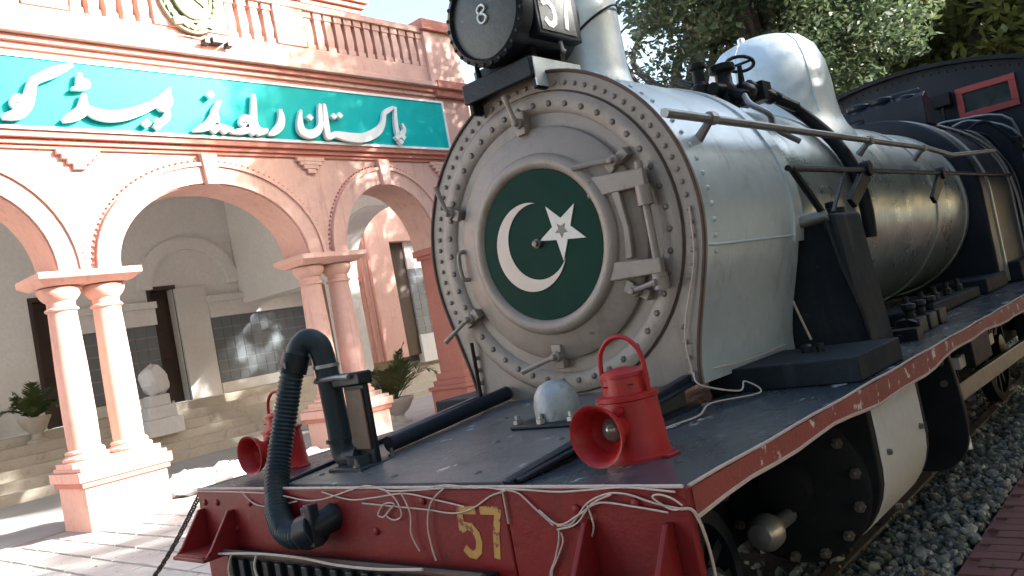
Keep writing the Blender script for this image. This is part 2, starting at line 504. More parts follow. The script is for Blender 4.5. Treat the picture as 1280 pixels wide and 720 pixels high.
bal.hexa([(-.085, -.07, 7.69), (.085, -.07, 7.69), (.085, .07, 7.69), (-.085, .07, 7.69), (-.095, -.085, 7.86), (.095, -.085, 7.86), (.095, .085, 7.86), (-.095, .085, 7.86)])
bal.hexa([(-.095, -.085, 7.86), (.095, -.085, 7.86), (.095, .085, 7.86), (-.095, .085, 7.86), (-.08, -.068, 8.22), (.08, -.068, 8.22), (.08, .068, 8.22), (-.08, .068, 8.22)])
bal.box(-.10, .10, -.09, .09, 8.22, 8.34)
balm = bal.mesh("baluster", 'pink', 20)
for (a, b, n) in ((7.50, 10.65, 13), (5.85, 6.86, 4), (3.24, 4.55, 5), (-.5, 2.6, 13)):
    for i in range(n):
        link("baluster", balm, B, (px1 - .10, a + (b - a) * (i + .5) / n, 0))
for yc in (11.12, -1.02):
    p = bld(MB().box(bx - .9, bx + .10, yc - .52, yc + .52, 3.66, 8.40), "corner_pier", 'pink', B, bevel=.012)
    bld(MB().box(bx - 1.0, bx + .18, yc - .60, yc + .60, 8.40, 8.55).box(bx - .96, bx + .14, yc - .56, yc + .56, 8.55, 8.66), "pier_cap", 'pinkd', p, bevel=.01)
    bld(MB().box(bx - .96, bx + .33, yc - .575, yc + .575, 7.03, 7.20).box(bx - .93, bx + .24, yc - .55, yc + .55, 6.88, 7.03), "pier_band", 'pinkd', p, bevel=.01)
    q = bld(MB().box(bx - .74, bx - .03, yc - 1.05, yc + .45, .62, 3.44) if yc > 0 else MB().box(bx - .74, bx - .03, yc - .45, yc + 1.05, .62, 3.44), "pier_shaft", 'pinkd', B, bevel=.012)
    s0, s1 = (yc - 1.05, yc + .45) if yc > 0 else (yc - .45, yc + 1.05)
    bld(MB().box(bx - .84, bx + .06, s0 - .1, s1 + .1, 3.52, 3.66).box(bx - .79, bx + .015, s0 - .05, s1 + .05, 3.44, 3.52), "pier_impost", 'pinkd', q, bevel=.01)
    bld(MB().box(bx - .93, bx + .15, s0 - .19, s1 + .19, -.02, .62).box(bx - .97, bx + .19, s0 - .23, s1 + .23, .62, .70).box(bx - .88, bx + .10, s0 - .14, s1 + .14, .70, .82)
        .box(bx - .82, bx + .05, s0 - .08, s1 + .08, .82, .96), "pier_base", 'pinkd', q, bevel=.012)
# column pairs on pedestals
shaft = MB().lathe([(.215, 1.12), (.222, 1.6), (.215, 2.3), (.19, 3.16)], n=32).mesh("column", 'pink', 30)
capm = MB().lathe([(.19, 3.12), (.225, 3.14), (.225, 3.17), (.19, 3.19), (.19, 3.27), (.22, 3.29), (.27, 3.36), (.29, 3.42), (.28, 3.47), (.20, 3.485)], n=32).mesh("capital", 'pink', 30)
basem = MB().lathe([(.29, .975), (.31, 1.0), (.31, 1.03), (.27, 1.055), (.25, 1.07), (.265, 1.09), (.255, 1.12), (.21, 1.14)], n=32).box(-.31, .31, -.31, .31, .90, .975).mesh("column_base", 'pink', 30)
cxm = -9.98
for yc in (2.92, 7.22):
    ped = bld(MB().box(cxm - .48, cxm + .50, yc - .58, yc + .58, -.02, .62), "pedestal", 'pink', B, bevel=.012)
    bld(MB().box(cxm - .56, cxm + .57, yc - .66, yc + .66, .70, .84).box(cxm - .50, cxm + .53, yc - .61, yc + .61, .84, .90), "pedestal_cap", 'pink', ped, bevel=.012)
    bld(MB().box(cxm - .52, cxm + .54, yc - .62, yc + .62, .62, .70), "pedestal_shade_fillet", 'pinkd', ped, bevel=.006)  # darker colour stands in for the shadow line under the cap
    for s in (-.315, .315):
        c = link("column", shaft, B, (cxm, yc + s, 0))
        link("capital", capm, c)
        link("column_base", basem, c)
    bld(MB().hexa([(cxm - .33, yc - .62, 3.485), (cxm + .33, yc - .62, 3.485), (cxm + .33, yc + .62, 3.485), (cxm - .33, yc + .62, 3.485),
                   (cxm - .47, yc - .72, 3.57), (cxm + .49, yc - .72, 3.57), (cxm + .49, yc + .72, 3.57), (cxm - .47, yc + .72, 3.57)])
        .box(cxm - .47, cxm + .49, yc - .72, yc + .72, 3.57, 3.66), "abacus", 'pink', B, bevel=.008)
# porch end wall with arches
for y0, y1 in ((10.75, 11.45), (-1.4, -.75)):
    bld(arch_wall(FY, [(-12.55, 1.75, 1.5)], -14.83, bx - .8, SP, 6.98, y0, y1), "end_wall", 'cream', B, smooth=25)
    bld(MB().box(-14.83, -14.32, y0, y1, 0, SP), "end_pier", 'cream', B)
    if y0 > 0:
        bld(MB().box(-18.98, -14.832, y0, y1, 3.75, 6.98), "sun_block_wall", 'cream', B)  # wall added to block the sun patch on the rear wall
e_ = bld(MB().strip(arcpts(-12.55, 1.77, 1.52), arcpts(-12.55, 2.1, 1.85), FY, 10.68, 10.748), "end_archivolt", 'cream', B, smooth=25)
bld(MB().box(-19.4, bx - .8, -1.4, 11.45, 6.99, 7.15), "porch_roof", 'cream', B)
# steps and verandah floor
for i in range(6):
    bld(MB().box(-18.9, -16.3 - i * .33, -30, 45, i * .215 - .01, (i + 1) * .215), "step", 'stone', B, bevel=.01)
FZ = 6 * .215
# main wall behind: built from piers between openings
MWX = -19.0
def wallpiece(y0, y1, z0, z1, m='cream', name="rear_wall", x1=MWX, par=B):
    return bld(MB().box(-19.6, x1, y0, y1, z0, z1), name, m, par)
wallpiece(-30, 3.2, FZ, 8.2)
wallpiece(4.0, 5.22, FZ, 8.2)
wallpiece(5.72, 8.12, FZ, 8.2)
wallpiece(8.75, 13.2, FZ, 8.2)
wallpiece(3.2, 4.0, 4.4, 8.2)
wallpiece(5.22, 5.72, 4.42, 8.2)
wallpiece(8.12, 8.75, 4.4, 8.2)
wallpiece(13.2, 45, FZ, 8.2, 'pink', "wing_wall")
for (y0, y1) in ((3.2, 4.0), (5.22, 5.72), (8.12, 8.75)):
    d = bld(MB().box(-19.5, -19.32, y0 - .02, y1 + .02, FZ, 4.44), "door", 'wood', B)
    bld(MB().box(-19.31, MWX + .03, y0 - .09, y0 - .001, FZ, 4.39).box(-19.31, MWX + .03, y1 + .001, y1 + .09, FZ, 4.39).box(-19.31, MWX + .03, y0 - .09, y1 + .09, 4.392, 4.5), "door_frame", 'wood', d)
    for z in (1.5, 2.5, 3.4):
        bld(MB().box(-19.32, -19.29, y0 + .1, y1 - .1, z, z + .8), "door_panel", 'wood', d, bevel=.01)
# blind arch and dado
NA = MB().strip(arcpts(9.3, 1.12, 1.05, 24, 4.42), arcpts(9.3, 1.5, 1.4, 24, 4.42), FX, MWX, MWX + .10)
bld(NA, "blind_arch", 'cream', B, smooth=25)
bld(MB().box(MWX, MWX + .12, 8.76, 9.66, FZ, 4.38), "white_jamb", 'white', B, bevel=.01)
for (a, b) in ((5.95, 8.10), (9.70, 13.0), (-6, 3.0)):
    dd = bld(MB().box(MWX, MWX + .06, a, b, 1.58, 3.46), "tile_dado", 'grout', B)
    n = int((b - a) / .3)
    tmesh = MB().box(MWX + .06, MWX + .072, -.142, .142, -.145, .145)
    tm = tmesh.mesh("tile", 'tile', 0)
    if a > 0:
        for i in range(n):
            for j in range(6):
                link("tile", tm, dd, (0, a + (b - a) * (i + .5) / n, 1.58 + .313 * (j + .5)))
    bld(MB().box(MWX, MWX + .16, a - .03, b + .03, 3.46, 3.9).box(MWX, MWX + .24, a - .06, b + .06, 3.9, 4.08), "dado_band", 'cream', B, bevel=.01)
    bld(MB().box(MWX, MWX + .12, a - .02, b + .02, FZ, 1.58), "skirting", 'white', B, bevel=.01)
# wing beyond the porch: pink sunlit front with arch, door, tiles, drain pipes
WX = -17.0
wg = bld(arch_wall(FX, [(12.6, .75, .9)], 11.5, 15.05, 3.95, 9.2, WX - .6, WX), "wing_front", 'pink', B, smooth=25)
bld(MB().box(WX - .6, WX, 13.36, 15.05, FZ, 3.95), "wing_pier", 'pink', B)
bld(MB().box(WX - .6, WX, 15.05, 17.6, 5.0, 9.2), "wing_lintel", 'pink', B)
bld(MB().box(WX - .6, WX, 17.6, 44, FZ - .3, 9.2), "wing_front", 'pink', B)
bld(MB().box(WX - .5, WX - .35, 15.05, 15.9, FZ, 5.0), "wing_door", 'wood', B)
wt = bld(MB().box(WX - .5, WX - .3, 15.9, 17.6, 1.9, 4.1), "wing_tile_panel", 'grout', B)
tm2 = MB().box(WX - .3, WX - .285, -.125, .125, -.12, .12).mesh("tile", 'tile', 0)
for i in range(6):
    for j in range(8):
        link("tile", tm2, wt, (0, 15.9 + 1.7 * (i + .5) / 6, 1.9 + 2.2 * (j + .5) / 8))
bld(MB().box(WX - .5, WX - .28, 15.9, 17.6, 4.1, 5.0), "wing_panel", 'white', B)
bld(MB().box(WX - .5, WX - .25, 15.9, 17.6, FZ - .3, 1.9), "wing_skirting", 'white', B)
bld(MB().box(WX - .02, WX + .10, 13.3, 13.62, 3.78, 3.95).box(WX - .02, WX + .05, 13.36, 13.58, 2.9, 3.78), "wing_impost", 'pinkd', B, bevel=.008)
bld(MB().strip(arcpts(12.6, .77, .92, 20, 3.95), arcpts(12.6, 1.0, 1.15, 20, 3.95), FX, WX, WX + .06), "wing_archivolt", 'pink', B)
for yy in (13.72, 14.0):
    bld(MB().tube([(WX + .1, yy, FZ), (WX + .1, yy, 9.1)], .055, 10), "drain_pipe", 'pipe', B)
bld(MB().box(WX - .65, WX + .3, 11.5, 44, 9.2, 9.45), "wing_cornice", 'pinkd', B)
for i in range(26):
    link("wing_baluster", balm, B, (WX, 17.7 + i * .32, 1.85))
bld(MB().box(WX - .1, WX + .15, 11.5, 44, 10.19, 10.35), "wing_rail", 'pink', B)
# roof turret behind the balustrade
tt = bld(MB().box(-18.6, -16.8, 13.2, 15.1, 9.2, 12.2), "turret", 'pink', B)
for k in range(4):
    bld(MB().box(-18.7 - .1 * k, -16.7 + .1 * k, 13.1 - .1 * k, 15.2 + .1 * k, 12.2 + .16 * k, 12.36 + .16 * k - .02), "turret_cornice", 'pinkd', tt, bevel=.01)
for i in range(7):
    bld(MB().box(-16.8, -16.62, 13.2 + i * .3, 13.34 + i * .3, 11.8, 12.2), "turret_bracket", 'pinkd', tt)
# lights on parapet
fl = bld(MB().box(bx + .02, bx + .20, 5.44, 5.64, 7.36, 7.46).box(bx + .06, bx + .22, 5.28, 5.38, 7.32, 7.40).box(bx + .06, bx + .22, 5.70, 5.80, 7.32, 7.40), "floodlight", 'black', B, bevel=.006)
bld(MB().tube([(bx + .05, 4.9, 7.47), (bx + .05, 5.5, 7.45)], .012, 6), "floodlight_arm", 'bolt', fl)
# ------------------------------------------------------------------ emblem on parapet
EM = thing("wall_emblem", "weathered green and gold round emblem with leaf wreath on the parapet", "emblem", (px1 + .03, 5.2, 7.6))
ez = 8.16
def oval(a, b, t0, t1, yc=5.2, zc=ez, n=36):
    return MB().prism([(yc + a * math.cos(2 * math.pi * i / n), zc + b * math.sin(2 * math.pi * i / n)) for i in range(n)], FX, t0, t1)
ex = px1 + .03
bld(oval(.56, .66, ex, ex + .07), "backing", 'emb', EM, bevel=.01)
bld(oval(.33, .42, ex + .07, ex + .12), "shield", 'embg', EM, bevel=.015)
bld(MB().tube([(ex + .12, 5.2 + .33 * math.cos(t * .2618), ez + .42 * math.sin(t * .2618)) for t in range(25)], .03, 8, False), "shield_rim", 'emb', EM)
lm = MB().add([(0, 0, -.13), (.035, .05, 0), (0, 0, .13), (.035, -.05, 0), (.06, 0, 0)], [(0, 1, 4), (1, 2, 4), (2, 3, 4), (3, 0, 4)]).mesh("wreath_leaf", 'embg', 0)
for i in range(20):
    t = math.pi * (1.5 + (i % 10 + .6) * .075 * (1 if i < 10 else -1))
    link("wreath_leaf", lm, EM, (ex + .072, 5.2 + .455 * math.cos(t), ez + .55 * math.sin(t)), (t + (.5 if i < 10 else -.5), 0, 0))
bld(MB().prism([(4.85, 7.60), (5.2, 7.68), (5.55, 7.60), (5.58, 7.72), (5.2, 7.80), (4.82, 7.72)], FX, ex + .075, ex + .11), "ribbon", 'embg', EM, bevel=.006)
bld(MB().bar((ex + .125, 5.0, 8.0), (ex + .125, 5.42, 8.34), .02, .07, (1, 0, 0)).bar((ex + .125, 4.98, 8.3), (ex + .125, 5.40, 7.96), .02, .05, (1, 0, 0)), "motif", 'emb', EM)
# ------------------------------------------------------------------ sign board
S = thing("sign_board", "long teal sign board with raised white Urdu lettering above the arches", "sign", (bx + .1, 5.05, 5.7))
sx0, sx1 = bx + .02, bx + .18
bld(MB().box(sx0, sx1, -.55, 10.66, 5.72, 6.72), "panel", 'teal', S)
fr = MB()
fr.box(sx0 - .01, sx1 + .025, -.60, 10.71, 6.72, 6.765).box(sx0 - .01, sx1 + .025, -.60, 10.71, 5.675, 5.72)
fr.box(sx0 - .01, sx1 + .025, 10.66, 10.71, 5.72, 6.72).box(sx0 - .01, sx1 + .025, -.60, -.55, 5.72, 6.72)
bld(fr, "frame", 'signw', S, smooth=20)
LETTERS = [
 ('pe_alif',[(9.32,6.16,0.020),(9.36,6.05,0.040),(9.29,5.95,0.055),(9.18,5.92,0.060),(9.15,6.05,0.050),(9.17,6.27,0.045),(9.22,6.50,0.030)]),
 ('kaf_sin_te',[(9.16,6.49,0.030),(9.00,6.41,0.050),(8.89,6.33,0.045),(8.83,6.18,0.050),(8.73,6.04,0.070),(8.55,5.92,0.090),(8.28,5.82,0.090),(8.02,5.80,0.090),(7.77,5.82,0.080),(7.59,5.84,0.060),(7.49,5.80,0.050),(7.46,5.75,0.030)]),
 ('alif',[(7.45,6.42,0.030),(7.43,6.20,0.050),(7.41,5.95,0.060),(7.41,5.80,0.060),(7.46,5.76,0.030)]),
 ('nun',[(7.35,6.41,0.030),(7.31,6.19,0.050),(7.28,6.01,0.055),(7.20,5.89,0.070),(7.05,5.82,0.080),(6.92,5.83,0.080),(6.84,5.90,0.080),(6.84,6.05,0.055),(6.90,6.26,0.020)]),
 ('re',[(6.47,6.24,0.030),(6.47,6.09,0.060),(6.41,5.94,0.070),(6.27,5.82,0.060),(6.15,5.77,0.020)]),
 ('lam_ye',[(5.98,6.47,0.030),(5.95,6.27,0.050),(5.91,6.07,0.060),(5.91,5.93,0.060),(5.97,5.83,0.060),(6.07,5.82,0.050),(6.14,5.86,0.020)]),
 ('wao',[(5.78,5.89,0.030),(5.66,5.93,0.050),(5.71,6.02,0.060),(5.80,6.01,0.060),(5.82,5.91,0.070),(5.74,5.83,0.060),(5.60,5.79,0.050),(5.43,5.77,0.020)]),
 ('ye_ze',[(5.46,5.80,0.040),(5.35,5.83,0.050),(5.22,5.86,0.050),(5.15,5.87,0.050),(5.19,5.97,0.060),(5.19,6.11,0.050),(5.32,6.31,0.020)]),
 ('ze_tail',[(5.20,6.14,0.030),(5.12,5.96,0.070),(4.99,5.84,0.070),(4.76,5.76,0.020)]),
 ('he_ye',[(4.49,6.44,0.020),(4.37,6.28,0.060),(4.21,6.17,0.060),(3.98,6.05,0.070),(3.72,5.95,0.080),(3.48,5.91,0.085),(3.29,5.93,0.080),(3.17,5.99,0.060),(3.13,6.03,0.040)]),
 ('he_loop',[(4.44,6.34,0.030),(4.44,6.21,0.050),(4.31,6.09,0.050),(4.23,6.16,0.030)]),
 ('he_tail',[(4.39,6.09,0.030),(4.35,5.96,0.050),(4.25,5.87,0.050),(4.15,5.90,0.030)]),
 ('dal',[(3.15,6.22,0.030),(3.12,6.08,0.060),(3.08,5.96,0.080),(2.95,5.87,0.070),(2.80,5.80,0.030)]),
 ('te_mark',[(3.14,6.53,0.030),(3.12,6.43,0.045),(3.10,6.33,0.040)]),
 ('te_loop',[(3.15,6.42,0.025),(3.22,6.41,0.035),(3.21,6.34,0.04),(3.12,6.31,0.035),(2.99,6.28,0.020)]),
 ('kaf_bar',[(3.05,6.65,0.030),(2.79,6.51,0.070),(2.55,6.38,0.060),(2.47,6.30,0.060),(2.42,6.16,0.070),(2.36,6.01,0.080),(2.26,5.88,0.080),(2.16,5.83,0.060),(2.03,5.80,0.030)]),
 ('wao_head',[(2.33,6.00,0.040),(2.24,5.97,0.060),(2.21,6.02,0.060),(2.27,6.08,0.060),(2.34,6.06,0.040)]),
]
DOTS = [(9.12,5.86),(9.28,5.87),(9.19,5.77),(7.62,6.19),(7.76,6.22),(7.07,6.13),(5.83,5.79),(5.95,5.79),(5.13,5.79),(5.31,5.79),(5.16,6.39),(4.01,5.83),(4.18,5.80)]
for k, (nm, pts) in enumerate(LETTERS):
    sp = smoothpath(pts, 5)
    Lf, Rt = [], []
    for i, p in enumerate(sp):
        t = (sp[min(i + 1, len(sp) - 1)] - sp[max(i - 1, 0)])
        t = Vector((t.x, t.y)).normalized()
        nn = Vector((-t.y, t.x)) * max(p.z, .012)
        Lf.append((p.x + nn.x, p.y + nn.y))
        Rt.append((p.x - nn.x, p.y - nn.y))
    t1 = sx1 + .115 + .003 * (k % 4)
    bld(MB().strip(Lf, Rt, FX, sx1 + .04, t1), "letter", 'signw', S, smooth=30)
for (y, z) in DOTS:
    bld(MB().prism([(y - .075, z), (y, z - .065), (y + .075, z), (y, z + .065)], FX, sx1 + .04, sx1 + .127), "letter_dot", 'signw', S)

# ================================================================== LOCOMOTIVE
LO = thing("steam_locomotive", "preserved steam locomotive with taupe smokebox front, red buffer beam and silver boiler", "locomotive", (0, 4, .25))
CX, CZ, RS = .065, 2.145, .855
def P(mb, name, m, par=LO, bevel=0, smooth=38, loc=(0, 0, 0), rot=None):
    return bld(mb, name, m, par, bevel, smooth, loc, rot)
# --- smokebox
def smprof(Rr, xb, zb, n=60):
    a0 = R(-14)
    p0 = Vector((Rr * math.cos(a0), Rr * math.sin(a0)))
    d0 = Vector((math.sin(a0), -math.cos(a0))) * .62
    p1 = Vector((xb, zb - CZ))
    d1 = Vector((.02, -.50))
    lo = []
    for i in range(13):
        t = i / 12
        h = (2 * t ** 3 - 3 * t * t + 1) * p0 + (t ** 3 - 2 * t * t + t) * d0 + (3 * t * t - 2 * t ** 3) * p1 + (t ** 3 - t * t) * d1
        lo.append((h.x, h.y))
    pts = [(CX + u, CZ + v) for u, v in reversed(lo)]
    for i in range(1, n):
        a = a0 + (math.pi - 2 * a0) * i / n
        pts.append((CX + Rr * math.cos(a), CZ + Rr * math.sin(a)))
    return pts + [(CX - u, CZ + v) for u, v in lo]
SB = P(MB().prism(smprof(RS, .69, 1.36), FY, 1.325, 2.38), "smokebox", 'silver', smooth=30)
SF = P(MB().prism(smprof(RS + .004, .695, 1.36), FY, 1.29, 1.325), "smokebox_front", 'beige', smooth=30, bevel=.006)
ol = [(u, 1.287, v) for u, v in smprof(RS + .003, .695, 1.36)]
P(MB().tube(ol, .009, 6), "rim_edge", 'rust', SF)
rv = MB()
for i in range(52):
    a = -R(22) + R(224) * i / 51
    rv.lathe([(.013, 0), (.012, -.007), (.005, -.012)], (CX + .80 * math.cos(a), 1.289, CZ + .80 * math.sin(a)), 'y', 8)
for s in (-1, 1):
    for k in range(4):
        rv.lathe([(.013, 0), (.012, -.007), (.005, -.012)], (CX + s * .655, 1.289, 1.42 + k * .07), 'y', 8)
tag(P(rv, "rivets", 'beige', SF), kind="stuff")
P(MB().lathe([(.757, 0), (.757, -.012), (.735, -.02), (.67, -.012), (.655, 0)], (CX, 1.288, CZ), 'y', 72, True), "clamp_ring", 'beige', SF)
P(MB().tube([(CX + .762 * math.cos(t * math.pi / 40), 1.288, CZ + .762 * math.sin(t * math.pi / 40)) for t in range(81)], .005, 6, False), "ring_joint", 'rust', SF)
bm_ = MB().lathe([(.019, 0), (.019, -.006), (.0165, -.006), (.0165, -.02), (.008, -.024)], axis='y', n=6).mesh("bolt", 'bolt', 25)
for i in range(44):
    a = 2 * math.pi * (i + .3) / 44
    if -1.0 > math.sin(a):
        continue
    link("bolt", bm_, SF, (CX + .70 * math.cos(a), 1.288, CZ + .70 * math.sin(a)))
# --- door
DO = P(MB().lathe([(.59, 0), (.588, -.022), (.572, -.034), (.52, -.044), (.47, -.062), (.44, -.064)], (CX, 1.288, CZ), 'y', 72), "smokebox_door", 'beige')
P(MB().lathe([(.375 + .042 + .040 * math.cos(t * math.pi / 6), -.066 - .03 * math.sin(t * math.pi / 6)) for t in range(12)], (CX, 1.288, CZ), 'y', 72, True), "door_ring", 'beige', DO)
FLG = P(MB().lathe([(.377, 0), (.377, -.012)], (CX, 1.222, CZ), 'y', 72), "flag_plate", 'green', DO, smooth=20)
yf = 1.2085
# crescent
oc, orr = (CX - .063, CZ), .225
ic, irr = (CX - .013, CZ + .02), .192
dx, dz = ic[0] - oc[0], ic[1] - oc[1]
dd_ = math.hypot(dx, dz)
aa = (orr ** 2 - irr ** 2 + dd_ ** 2) / (2 * dd_)
base = math.atan2(dz, dx)
ho = math.acos(aa / orr)
hi = math.acos((aa - dd_) / irr)
N_ = 40
outer = [(oc[0] + orr * math.cos(base + ho + (2 * math.pi - 2 * ho) * i / N_), oc[1] + orr * math.sin(base + ho + (2 * math.pi - 2 * ho) * i / N_)) for i in range(N_ + 1)]
inner = [(ic[0] + irr * math.cos(base + hi + (2 * math.pi - 2 * hi) * i / N_), ic[1] + irr * math.sin(base + hi + (2 * math.pi - 2 * hi) * i / N_)) for i in range(N_ + 1)]
P(MB().strip(outer, inner, FY, yf - .003, yf + .001), "crescent", 'flagr', FLG, smooth=0)
def star(c, r1, r0, ph):
    return [(c[0] + (r1 if k % 2 == 0 else r0) * math.cos(ph + k * math.pi / 5), c[1] + (r1 if k % 2 == 0 else r0) * math.sin(ph + k * math.pi / 5)) for k in range(10)]
stc, ph = (CX + .150, CZ + .045), R(46)
P(MB().prism(star(stc, .150, .058, ph), FY, yf - .004, yf + .001), "star", 'flagw', FLG, smooth=0)
P(MB().prism(star(stc, .040, .019, ph), FY, yf - .006, yf - .004), "star_centre", 'bolt', FLG, smooth=0)
P(MB().lathe([(.024, 0), (.024, -.015), (.015, -.018), (.015, -.035), (.004, -.036)], (CX - .01, 1.209, CZ + .01), 'y', 10), "door_dart", 'bolt', DO)
# door dogs: (boss, handle end)
for (bx_, bz, hx, hz) in ((.06, 2.77, .03, 2.92), (-.53, 2.44, -.57, 2.60), (-.53, 1.85, -.71, 1.75), (.02, 1.58, -.19, 1.53), (.57, 2.44, .36, 2.46), (.55, 1.83, .69, 1.85)):
    dg = MB()
    v = Vector((bx_ - CX, 0, bz - CZ)).normalized()
    c = Vector((bx_, 1.255, bz))
    dg.bar(c - v * .055 + Vector((0, .012, 0)), c + v * .065 + Vector((0, .012, 0)), .05, .045, (0, 1, 0))
    dg.bar(c - v * .06 + Vector((0, -.012, 0)), c - v * .02 + Vector((0, -.012, 0)), .06, .03, (0, 1, 0))
    dg.lathe([(.028, .03), (.028, -.04), (.016, -.042), (.016, -.07), (.006, -.072)], tuple(c), 'y', 8)
    o = P(dg, "door_clamp", 'beige', bevel=.004)
    P(MB().tube([(bx_, 1.205, bz), ((bx_ + hx) / 2, 1.195, (bz + hz) / 2), (hx, 1.19, hz)], [.013, .012, .016], 8), "clamp_handle", 'beige', o)
# hinges
HG = MB()
HG.hexa([(.40, 1.205, 2.30), (.72, 1.205, 2.285), (.72, 1.245, 2.285), (.40, 1.245, 2.30), (.40, 1.205, 2.40), (.72, 1.205, 2.365), (.72, 1.245, 2.365), (.40, 1.245, 2.40)])
P(HG, "hinge_strap", 'beige', bevel=.006)
HG = MB()
HG.hexa([(.42, 1.205, 1.895), (.72, 1.205, 1.885), (.72, 1.245, 1.885), (.42, 1.245, 1.895), (.42, 1.205, 1.985), (.72, 1.205, 1.955), (.72, 1.245, 1.955), (.42, 1.245, 1.985)])
P(HG, "hinge_strap", 'beige', bevel=.006)
P(MB().tube([(.695, 1.225, 1.82), (.695, 1.225, 2.40)], .018, 12).tube([(.695, 1.225, 2.20), (.695, 1.225, 2.29)], .036, 12).tube([(.695, 1.225, 1.815), (.695, 1.225, 1.888)], .036, 12), "hinge_pin", 'beige')
P(MB().strip([(.53, 2.30), (.545, 2.22), (.56, 2.12), (.55, 2.03), (.54, 1.98)], [(.575, 2.30), (.58, 2.22), (.59, 2.12), (.585, 2.03), (.58, 1.98)], FY, 1.21, 1.24), "hinge_web", 'beige', bevel=.005)
P(MB().tube(smoothpath([(-.50, 1.28, 2.22), (-.52, 1.23, 2.215), (-.53, 1.225, 2.16), (-.53, 1.225, 2.12), (-.52, 1.23, 2.07), (-.50, 1.28, 2.065)], 4), .012, 8), "grab_handle", 'beige')
# smokebox side seams
rv = MB()
for yy, nn in ((1.40, 30), (2.33, 34)):
    for i in range(nn):
        a = -R(14) + R(140) * i / (nn - 1)
        c, s = math.cos(a), math.sin(a)
        p = Vector((CX + RS * c, yy, CZ + RS * s))
        q = Vector((c, 0, s))
        rv.tube([p - q * .004, p + q * .008, p + q * .013], [.013, .011, .004], 6)
tag(P(rv, "rivets", 'silver', SB), kind="stuff")
a0, a1 = -R(14), math.pi + R(14)
P(MB().strip([(CX + RS * math.cos(a0 + (a1 - a0) * i / 60), CZ + RS * math.sin(a0 + (a1 - a0) * i / 60)) for i in range(61)],
             [(CX + (RS + .012) * math.cos(a0 + (a1 - a0) * i / 60), CZ + (RS + .012) * math.sin(a0 + (a1 - a0) * i / 60)) for i in range(61)], FY, 2.30, 2.42), "smokebox_strap", 'silver', SB, smooth=30)
P(MB().tube([(CX + RS * math.cos(R(-12)) + .002, 1.34, CZ + RS * math.sin(R(-12))), (CX + RS * math.cos(R(-12)) + .002, 2.30, CZ + RS * math.sin(R(-12)))], .006, 6), "sheet_seam", 'silver', SB)
# --- boiler
RB = .80
P(MB().lathe([(RB, 2.38), (RB, 6.75)], (CX, 0, CZ), 'y', 72), "boiler_barrel", 'barrel', smooth=30)
for yy in (2.47, 3.62, 5.55, 6.62):
    P(MB().lathe([(RB + .0, yy), (RB + .012, yy), (RB + .012, yy + .07), (RB, yy + .07)], (CX, 0, CZ), 'y', 72), "boiler_band", 'band', smooth=30)
fb = [(CX + .93, 1.29)] + [(CX + .93 * math.cos(a), CZ + .03 + .93 * math.sin(a)) for a in [math.pi * i / 40 for i in range(41)]] + [(CX - .93, 1.29)]
FB = P(MB().prism(fb, FY, 6.75, 8.6), "firebox", 'navy', bevel=.03, smooth=30)
for yy in (7.05, 8.2):
    fb1 = [(CX + .93, 1.29)] + [(CX + .93 * math.cos(a), CZ + .03 + .93 * math.sin(a)) for a in [math.pi * i / 40 for i in range(41)]] + [(CX - .93, 1.29)]
    fb2 = [(CX + .945, 1.29)] + [(CX + .945 * math.cos(a), CZ + .03 + .945 * math.sin(a)) for a in [math.pi * i / 40 for i in range(41)]] + [(CX - .945, 1.29)]
    P(MB().strip(fb1, fb2, FY, yy, yy + .06), "firebox_band", 'band', FB, smooth=30)
# --- chimney
chz = 2.93
P(MB().lathe([(.275, chz - .12), (.268, chz + .04), (.255, chz + .08), (.246, chz + .14), (.243, chz + .35), (.25, chz + .8), (.29, chz + .84), (.29, chz + .95), (.25, chz + 1.0)], (CX, 1.90, 0), 'z', 48), "chimney", 'silver', smooth=40)
P(MB().tube(smoothpath([(CX + .10, 1.66, 3.22), (CX + .20, 1.75, 3.32), (CX + .27, 1.90, 3.40), (CX + .2, 2.06, 3.40)], 5), .007, 6), "chimney_wire", 'black')
# --- dome
dz = 2.75
P(MB().lathe([(.60, dz - .12), (.575, dz + .0), (.53, dz + .08), (.50, dz + .17), (.485, dz + .30), (.478, dz + .48), (.462, dz + .62), (.415, dz + .755), (.33, dz + .845), (.21, dz + .895), (.10, dz + .915), (.01, dz + .92)], (CX, 4.5, 0), 'z', 64), "steam_dome", 'silver', smooth=80)
for an in (-28, -95):
    P(MB().tube([(CX + q * math.cos(R(an)), 4.5 + q * math.sin(R(an)), dz + h) for q, h in ((.50, .17), (.486, .30), (.479, .48), (.463, .62), (.416, .755), (.331, .845))], .006, 6), "dome_seam", 'silver')
P(MB().lathe([(.03, 0), (.03, .05), (.01, .06)], (CX - .1, 4.4, dz + .90), 'z', 8), "dome_bolt", 'silver')
